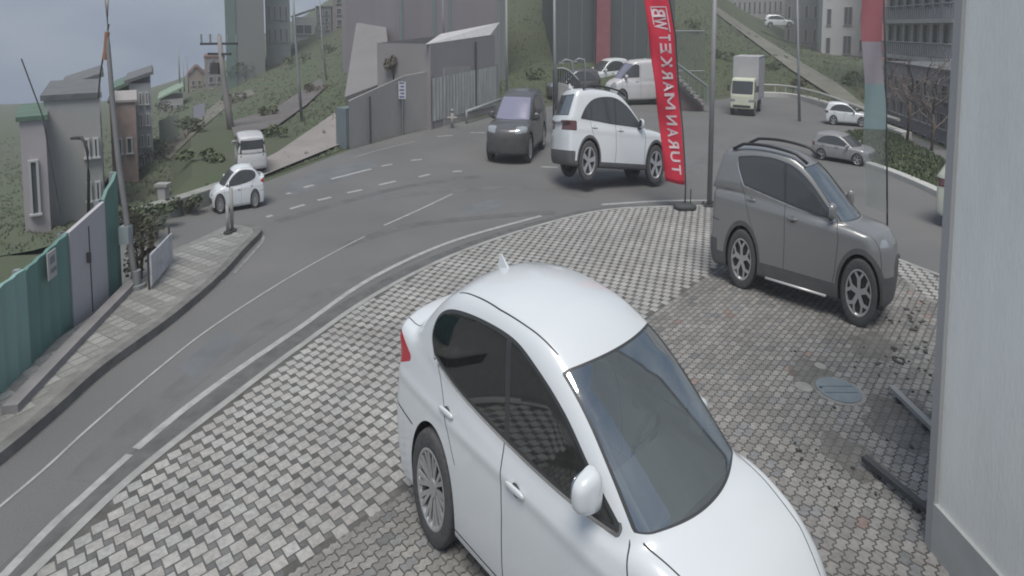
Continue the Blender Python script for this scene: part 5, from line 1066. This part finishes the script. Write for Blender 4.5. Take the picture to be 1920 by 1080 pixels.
def glyph_on_banner(s, v, h, u=.56, wd=1.0):
    t = text_mesh(s, 1.0, M_REDLIT, 'lettering', fe, bold=.022); me = t.data; xs = [q.co.x for q in me.vertices]; ys_ = [q.co.y for q in me.vertices]; cx_, cy_ = (min(xs)+max(xs))/2, (min(ys_)+max(ys_))/2; sx_, sy_ = max(xs)-min(xs), max(ys_)-min(ys_)
    for q in me.vertices:
        gx, gy, gz = (q.co.x-cx_)/sx_, (q.co.y-cy_)/sy_, q.co.z
        # banner read from its back: the text runs upwards, each letter mirrored
        pu = u + gy*wd*.46; pv = v - gx*h
        p = fpt(min(max(pu, .02), .98), min(max(pv, .003), .997)); q.co = p + Vector((0, -.012-(gz+.003)*.3, 0))
    me.update(); return t
def letter_m(v, h, u=.60):
    mb = MB(); bars = (((-.5, -.5), (-.5, .5)), ((-.5, .5), (0, -.25)), ((0, -.25), (.5, .5)), ((.5, .5), (.5, -.5)))
    for (ax, ay), (bx_, by_) in bars:
        w_ = .10; q = [(ax-w_, ay), (ax+w_, ay), (bx_+w_, by_), (bx_-w_, by_)]; mb.add([fpt(u+gy*.46, v-gx*.9*h)+Vector((0, -.014, 0)) for gx, gy in q], [(0, 1, 2, 3)])
    mb.build('lettering', M_REDLIT, fe)
# v positions read off the banner, T at top to T at bottom
vv = lambda py: np.interp(py, [y for _, y in Lf], [i/(len(Lf)-1) for i in range(len(Lf))])
for s_ch, y0_, y1_ in (('T', 64, 77), ('E', 80, 101), ('K', 103, 126), ('R', 130, 149), ('A', 152, 172), ('N', 216, 236), ('A', 240, 258), ('R', 260, 279), ('U', 283, 303), ('T', 306, 324)):
    glyph_on_banner(s_ch, (vv(y0_)+vv(y1_))/2, (vv(y1_)-vv(y0_))*.92, u=.60)
letter_m((vv(176)+vv(204))/2, vv(204)-vv(176))
for s_ch, y0_, y1_ in (('B', 16, 32), ('W', 33, 56)): glyph_on_banner(s_ch, (vv(y0_)+vv(y1_))/2, (vv(y1_)-vv(y0_)), u=.50, wd=1.15)
def ub(u0, u1, v0, v1, m, name, off=.012):
    mb = MB(); mb.add([fpt(u0, v0)+Vector((0, -off, 0)), fpt(u1, v0)+Vector((0, -off, 0)), fpt(u1, v1)+Vector((0, -off, 0)), fpt(u0, v1)+Vector((0, -off, 0))], [(3, 2, 1, 0)]); return mb.build(name, m, fe)
for u0, u1, y0_, y1_ in ((.22, .26, 14, 46), (.82, .86, 14, 60), (.22, .86, 12, 14)): ub(u0, u1, vv(y0_), vv(y1_), M_REDLIT, 'emblem_frame')
# second, thin many coloured banner at the right edge
sb = G(1664, 484, 0); sy = sb.y; so = Vector((sb.x, sb.y, .0)); e2 = empty('feather_banner', so, 0, 'narrow faded banner striped red, mauve and teal right of the grey SUV', 'banner')
def sp_(x, y): return A(x, y, sy)-so
bands = [((1616, -60), (1652, -60)), ((1617, 78), (1655, 78)), ((1619, 158), (1657, 158)), ((1621, 242), (1660, 242)), ((1622, 385), (1662, 400))]
def thinmat(name, c, a):
    m = mat(name, c, .7, alpha=a); return m
BM = [thinmat('fabric_red', (.30, .10, .115), .97), thinmat('fabric_mauve', (.26, .235, .265), .97), thinmat('fabric_teal', (.19, .265, .275), .96), thinmat('fabric_sheer', (.22, .25, .245), .38)]
V, fs, mi = [], [], []
for k in range(4):
    for j in range(7):
        t = j/6; l = [bands[k][0][i]*(1-t)+bands[k+1][0][i]*t for i in (0, 1)]; r_ = [bands[k][1][i]*(1-t)+bands[k+1][1][i]*t for i in (0, 1)]; b = len(V)
        for i in range(5): s = i/4; p = sp_(l[0]*(1-s)+r_[0]*s, l[1]*(1-s)+r_[1]*s); V.append(p+Vector((0, .04*math.sin(s*5+l[1]*.03), 0)))
        if j < 6: fs += [(b+i, b+i+1, b+6+i, b+5+i) for i in range(4)]; mi += [k]*4
sail = mesh_obj('sail', V, fs, None, e2, True, BM, mi)
mb = MB(); mb.tube([(0, 0, 0), sp_(1663, 300), sp_(1660, 100), sp_(1656, -60)], .016, 7); mb.build('pole', M_DARKM, e2, True)
vs, fs_ = ellipsoid((0, 0, .07), (.2, .16, .08), (1, 1, 1), 14, 8, .7); mesh_obj('weight_base', vs, fs_, mat('base_rubber', (.055, .06, .06)), e2, True)
# ------------------------------------------------------------------ shop wall at the right edge
wa, wb2 = G(1737, 1100, KZ), None
ang_ = math.atan2(1755-CX, FPX); dx_ = math.tan(ang_)
wl = empty('shop_corner_wall', (4.6*(1796-CX)/FPX, 3.9, KZ), 0, 'pale grey shop corner wall along the right edge of the picture', 'wall')
Xw = wl.location.x; mb = MB(); mb.box((.9, -.6, 3.2), (1.8, 2.6, 7.4)); mb.build('wall', mat('shop_wall_grey', (.80, .81, .775), .8, var=.10, scale=1.6, bump=.15, bscale=40, stretch=(1, 1, .25), detail=8), wl)
mb = MB(); mb.box((-.012, .68, 3.2), (.04, .08, 7.4)); mb.build('corner_trim', mat('trim_grey_dark', (.36, .36, .36), .7), wl)
mb = MB(); mb.box((-.015, .2, .22), (.04, .9, .44)); mb.build('plinth', mat('plinth_grey', (.42, .43, .42), .85, var=.08), wl)
for i, (pa, pb) in enumerate((((1640, 893), (1729, 968)), ((1683, 753), (1742, 812)))):
    a, b = G(*pa, KZ), G(*pb, KZ); u = b-a; e = empty('ramp_rail', (a.x, a.y, KZ), math.atan2(u.y, u.x), ('dark' if i == 0 else 'pale') + ' low metal rail on the paving running into the shop wall, ' + ('nearer the camera' if i == 0 else 'farther from the camera'), 'rail', 'low rails by the shop wall')
    m_ = M_DARKM if i == 0 else mat('rail_pale_metal', (.30, .30, .29), .6); mb = MB(); mb.box((u.length/2, 0, .10), (u.length+.25, .07, .05)); mb.build('bar', m_, e); [MB().box((x_, 0, .045), (.05, .05, .09)).build('foot', M_DARKM, e) for x_ in (.03, u.length-.05)]
# debris in front of the grey SUV
mb = MB()
for k in range(70):
    c = G(RNG.uniform(1600, 1760), RNG.uniform(590, 760), KZ) if k % 2 else G(RNG.uniform(1480, 1720), RNG.uniform(640, 960), KZ); s_z = RNG.uniform(.006, .022); mb.box((c.x, c.y, KZ+.012+s_z/2), (s_z*1.6, s_z, s_z), RNG.uniform(0, 3))
for k in range(34):
    c = G(RNG.uniform(1640, 1745), RNG.uniform(560, 690), KZ); s_z = RNG.uniform(.02, .05); mb.box((c.x, c.y, KZ+.012+s_z*.2), (s_z*1.5, s_z, s_z*.4), RNG.uniform(0, 3))
tag(mb.build('gravel', mat('gravel_dark', (.06, .06, .058), .9), None), 'tiny dark bits of grit scattered on the paving by the manhole', 'grit', kind='stuff')
# ------------------------------------------------------------------ other vehicles
def simple_params(base, **k): d = dict(base); d.update(k); return d
M_CARD = mat('black_paint', (.085, .085, .09), .35, coat=.8); M_SILV = mat('silver_paint', (.27, .27, .275), .5, .2, coat=.5); M_GLD = M_DARKGL; M_SHINE = mat('windscreen_reflecting', (.22, .22, .30), .15, coat=.5)
DARK = simple_params(WHITE_SUV, sg=M_GLD, rails=None, wipers=[])
dk, _ = build_car(DARK, 'hatchback_car', (0, 0, 0), math.radians(-112), (.84, .84, 1.40), M_CARD, 'black hatchback coming up the road left of the crossing white SUV', 'car', h=.045, glassm=M_SHINE, interior=False)
c = G(958, 300); f_ = Vector((math.cos(math.radians(-106)), math.sin(math.radians(-106)), 0)); dk.location = (c.x-f_.x*2.0, c.y-f_.y*2.0, 0); dk.rotation_euler.z = math.radians(-106)
HATCH = simple_params(WHITE_SUV, cladding=0, cladends=0, rails=None, fin=None, wipers=[], sg=M_GLD)
HATCH['sill'] = 0
def small(base, px, py, deg, scl, paint, label, h=.06, gm=None, name='hatchback_car', group=None, Y=None, z=0):
    r_, _ = build_car(base, name, (0, 0, 0), math.radians(deg), scl, paint, label, 'car', group, h=h, glassm=gm or M_GLD, interior=False)
    if Y: p = A(px, py, Y); r_.location = p
    else: p = G(px, py); r_.location = (p.x, p.y, z)
    return r_
small(HATCH, 1158, 168, 205, (.84, .84, 1.42), M_WHITE, 'white hatchback parked farthest back, behind the white panel van')
small(HATCH, 1222, 160, 200, (.84, .84, 1.42), M_SILV, 'pale hatchback whose roof shows over the back of the white panel van', h=.07)
small(HATCH, 1102, 186, 195, (.80, .80, 1.2), M_CARD, 'dark car parked between the bar gate and the white panel van')
# white panel van
VAN = simple_params(WHITE_SUV, wb=2.95, xf=3.75, xr=-1.1, top=2.05, cladding=0, sill=0, cladends=0, rails=None, fin=None, wipers=[], sg=M_GLD,
    deck=[(-1.2, 1.15), (-.5, 1.15), (.8, 1.15), (2.4, 1.15), (2.9, 1.12), (3.3, 1.02), (3.8, .86)], belt=[(-1.2, 1.15), (2.9, 1.12)], ws=((3.05, 1.10), (2.25, 1.78)), rg=((-1.08, 1.15), (-1.03, 1.85)),
    roof=[(-1.1, 1.88), (0, 1.92), (1.5, 1.92), (2.4, 1.85)], gw=(.86, .78), zrail=1.85, plan=[(-1.2, .87), (0, .90), (2.5, .90), (3.2, .85), (3.8, .76)], win=[(1.75, 1.20, 1), (1.75, 1.68, 1), (2.15, 1.68), (2.85, 1.18, 1)], pillars=[],
    wshw=(.78, .68), cowlz=1.12, rghw=(.7, .65), mirror=(2.65, 1.22), handles=[(1.9, 1.02)], gaps=[[(2.9, 1.15), (2.95, .8), (2.8, .3)], [(1.65, 1.8), (1.65, 1.0), (1.65, .3)], [(.45, 1.8), (.45, 1.0), (.45, .3)]], tgaps=[],
    lamps={'headlight': lambda x, y, z: np.maximum(np.maximum(np.abs(z-.88)-.12, 3.35-x), .45-np.abs(y)), 'taillight': lambda x, y, z: np.maximum(np.maximum(np.abs(z-1.1)-.22, x+.98), .62-np.abs(y)), 'grille': lambda x, y, z: np.maximum(np.maximum(np.abs(z-.62)-.10, 3.4-x), np.abs(y)-.5)}, rim='steel')
small(VAN, 1232, 193, 192, (.86, .86, 1.36), mat('van_white', (.56, .56, .57), .4, coat=.6, var=.04), 'white panel van parked facing left behind the red banner', h=.05, gm=M_SHINE, name='panel_van')
# white minivan parked on the left side road and the small white car above it
MINI = simple_params(VAN, win=[(-.75, 1.22, 1), (-.75, 1.66), (2.1, 1.68), (2.8, 1.18, 1)], pillars=[((.4, 1), (.4, 1.8), .05), ((1.6, 1), (1.6, 1.8), .05)], rgt=.14, rgb=.10, rghw=(.72, .66), handles=[(1.7, 1.0)])
mv = small(MINI, 474, 312, 118, (.42, .46, .60), mat('van_white', (.56, .56, .57)), 'white minivan parked on the left bank, its windowed rear to the road', h=.05, name='minivan', Y=21.5); mv.location = (0, -9, 0); bpy.context.view_layer.update(); l_ = on_hill(472, 322, 0); mv.location = (l_ if l_ is not None and l_.y > 16 else A(470, 308, 22))+Vector((0, 0, .02)); print('minivan', mv.location)
# white coupe on the left lane
COUPE = simple_params(SEDAN, sg=M_GLD, wipers=[])
small(COUPE, 470, 384, 214, (.29, .42, .68), M_WHITE, 'white saloon driving away to the left along the low barrier', h=.045, name='sedan_car')
# far cars at the right
small(HATCH, 1562, 232, -30, (.42, .5, .65), M_WHITE, 'small white car on the far road near the guard rail', h=.08)
small(HATCH, 1550, 296, -50, (.42, .6, .58), M_SILV, 'blurred silver car passing behind the roof of the grey SUV', h=.06)
rc = small(HATCH, 1842, 430, -62, (.85, .85, 1.1), mat('cream_white_paint', (.58, .60, .52), .4, coat=.6), 'cream white car half hidden by the shop wall at the right edge', h=.05)
small(HATCH, 1443, 52, -20, (.9, .9, 1.1), M_WHITE, 'tiny white car parked high on the hillside path', h=.10, Y=78)
# box truck
tc_ = G(1403, 208); tr = empty('box_truck', (tc_.x, tc_.y, 0), math.radians(-122), 'small cream cabbed truck with a tall white box body on the far road', 'truck')
S_ = (.72, .70, .96); q_ = lambda c, d: (tuple(c[i]*S_[i] for i in range(3)), tuple(d[i]*S_[i] for i in range(3)))
cabf = lambda x, y, z: smax(smax(smax(np.abs(y)-.80+.05*np.clip(z-1.2, 0, 1), (x-3.0)+.28*np.clip(z-1.05, 0, 2)+.05*(y/.8)**4, .10), 1.70-x, .06), smax(z-1.98, .38-z, .05), .10)
Pc, Qc = surface_nets(cabf, (1.6, -.9, .3), (3.1, .9, 2.05), .05); Sc = Surf(Pc, Qc)
Sc.cut('body', lambda x, y, z: np.maximum(np.maximum(np.abs(y)-.70, np.abs(z-1.50)-.34), 2.6-x), 'wind'); pw = polysd(smooth_poly([(1.95, 1.22, 1), (1.95, 1.78, 1), (2.55, 1.78), (2.78, 1.22, 1)], 4)); Sc.cut('body', lambda x, y, z: np.maximum(pw(x, z), .5-np.abs(y)), 'side')
Sc.cut('body', lambda x, y, z: np.maximum(np.maximum(np.abs(z-.82)-.07, 2.7-x), np.maximum(.45-np.abs(y), -9+0*x)), 'lamp'); Sc.cut('body', lambda x, y, z: np.maximum(np.maximum(np.abs(z-.52)-.07, 2.7-x), np.abs(y)-.6), 'grille'); Sc.cut('body', lambda x, y, z: np.maximum(np.hypot(x-2.35, z-.34)-.42, .5-np.abs(y)), 'arch')
M_CREAM = mat('cab_cream', (.56, .58, .46), .5, coat=.3, var=.06); Sc.out('cab', ['body', 'arch'], [M_CREAM, M_GAP], tr, S_); Sc.out('windscreen', ['wind'], [M_GLD], tr, S_); Sc.out('side_window', ['side'], [M_GLD], tr, S_); Sc.out('headlight', ['lamp'], [M_LAMP], tr, S_); Sc.out('grille', ['grille'], [M_DARKM], tr, S_)
mb = MB(); mb.box(*q_((.15, 0, 1.92), (2.95, 1.76, 2.35))); mb.build('cargo_box', mat('box_body_white', (.40, .40, .41), .6, var=.06), tr)
mb = MB(); [mb.box(*q_((.15, s*.885, z_), (2.95, .02, .06))) for s in (-1, 1) for z_ in (.80, 3.05)]; [mb.box(*q_((x_, s*.885, 1.92), (.06, .02, 2.3))) for s in (-1, 1) for x_ in (-1.28, 1.58)]; mb.build('box_trim', mat('trim_blue_grey', (.22, .23, .30), .6), tr)
mb = MB(); mb.box(*q_((.6, 0, .60), (3.6, .8, .18))); mb.build('chassis', M_DARKM, tr)
for xw in (-.25, 2.35):
    for s in (-1, 1): wheel(tr, xw, s*.72, .34, .2, S_, 'steel', s)
for s in (-1, 1):
    mb = MB(); mb.box(*q_((2.72, s*.98, 1.45), (.06, .16, .34))); mb.build('side_mirror', M_DARKM, tr)

# bare trees in front of the dark building at the right
def bare_tree(px, py, Y, h, label, seed):
    c = A(px, py, Y); e = empty('bare_tree', c, 0, label, 'tree', 'bare trees at the far right'); R_ = np.random.default_rng(seed); mb = MB(); mb.tube([(0, 0, -.5), (.05, 0, h*.3), (-.02, .05, h*.5)], .09, 7, r2=.05); mb.build('trunk', M_WOOD, e, True); mb = MB()
    def br(p, d, l, r, n):
        q = p+d*l; mb.tube([p, p.lerp(q, .5)+Vector(R_.normal(0, l*.06, 3)), q], r, 4, False, r2=r*.5)
        if n:
            for _ in range(3): br(p.lerp(q, R_.uniform(.5, 1)), (d+Vector(R_.normal(0, .5, 3))+Vector((0, 0, .15))).normalized(), l*R_.uniform(.55, .8), r*.55, n-1)
    for k in range(6): a = k*1.05; br(Vector((0, 0, h*(.25+.05*k))), Vector((math.cos(a)*.7, math.sin(a)*.7, .75)).normalized(), h*.32, .04, 3)
    mb.build('crown', mat('twig_brown', (.15, .125, .115), .9), e)
bare_tree(1700, 265, 21.5, 3.6, 'bare leafless tree standing just right of the striped banner', 3)
bare_tree(1745, 290, 20.5, 3.4, 'bare leafless tree nearest the shop wall', 5)
# dust thrown up between the black hatchback and the white SUV
def dust(px, py, size, dens, seed):
    c = G(px, py); m = bpy.data.materials.new('dust_haze'); m.use_nodes = True; n = m.node_tree.nodes; l = m.node_tree.links.new; n.remove(n['Principled BSDF']); v = n.new('ShaderNodeVolumePrincipled'); v.inputs['Color'].default_value = (.8, .78, .76, 1)
    t = n.new('ShaderNodeTexCoord'); gr = n.new('ShaderNodeTexGradient'); gr.gradient_type = 'SPHERICAL'; l(t.outputs['Object'], gr.inputs['Vector']); z = n.new('ShaderNodeTexNoise'); z.inputs['Scale'].default_value = 2.2; l(t.outputs['Object'], z.inputs['Vector'])
    mu = n.new('ShaderNodeMath'); mu.operation = 'MULTIPLY'; l(gr.outputs['Fac'], mu.inputs[0]); l(z.outputs['Fac'], mu.inputs[1]); m2 = n.new('ShaderNodeMath'); m2.operation = 'MULTIPLY'; m2.inputs[1].default_value = dens; l(mu.outputs[0], m2.inputs[0]); l(m2.outputs[0], v.inputs['Density']); l(v.outputs[0], n['Material Output'].inputs['Volume'])
    vs, fs_ = ellipsoid((0, 0, 0), (1, 1, 1), (1, 1, 1), 20, 12); o = mesh_obj('dust_cloud', vs, fs_, m, None, True); o.location = (c.x, c.y, size[2]*.6); o.scale = size; return tag(o, 'thin pale dust drifting over the road between the black hatchback and the white SUV', 'dust', kind='stuff')
dust(1010, 322, (2.3, 1.8, 1.2), 8.0, 1)

# pale air between the camera and the hill
hz = MB(); hz.box((0, 92.5, 0), (650, 225, 54)); hzo = hz.build('haze', None, mats=[mat('haze_air', (1, 1, 1))])
hm_ = bpy.data.materials.new('haze_volume'); hm_.use_nodes = True; n = hm_.node_tree.nodes; n.remove(n['Principled BSDF']); v = n.new('ShaderNodeVolumePrincipled'); v.inputs['Color'].default_value = (.90, .91, .93, 1); v.inputs['Density'].default_value = .0027
hm_.node_tree.links.new(v.outputs[0], n['Material Output'].inputs['Volume']); hzo.data.materials[0] = hm_; hzo['kind'] = 'stuff'
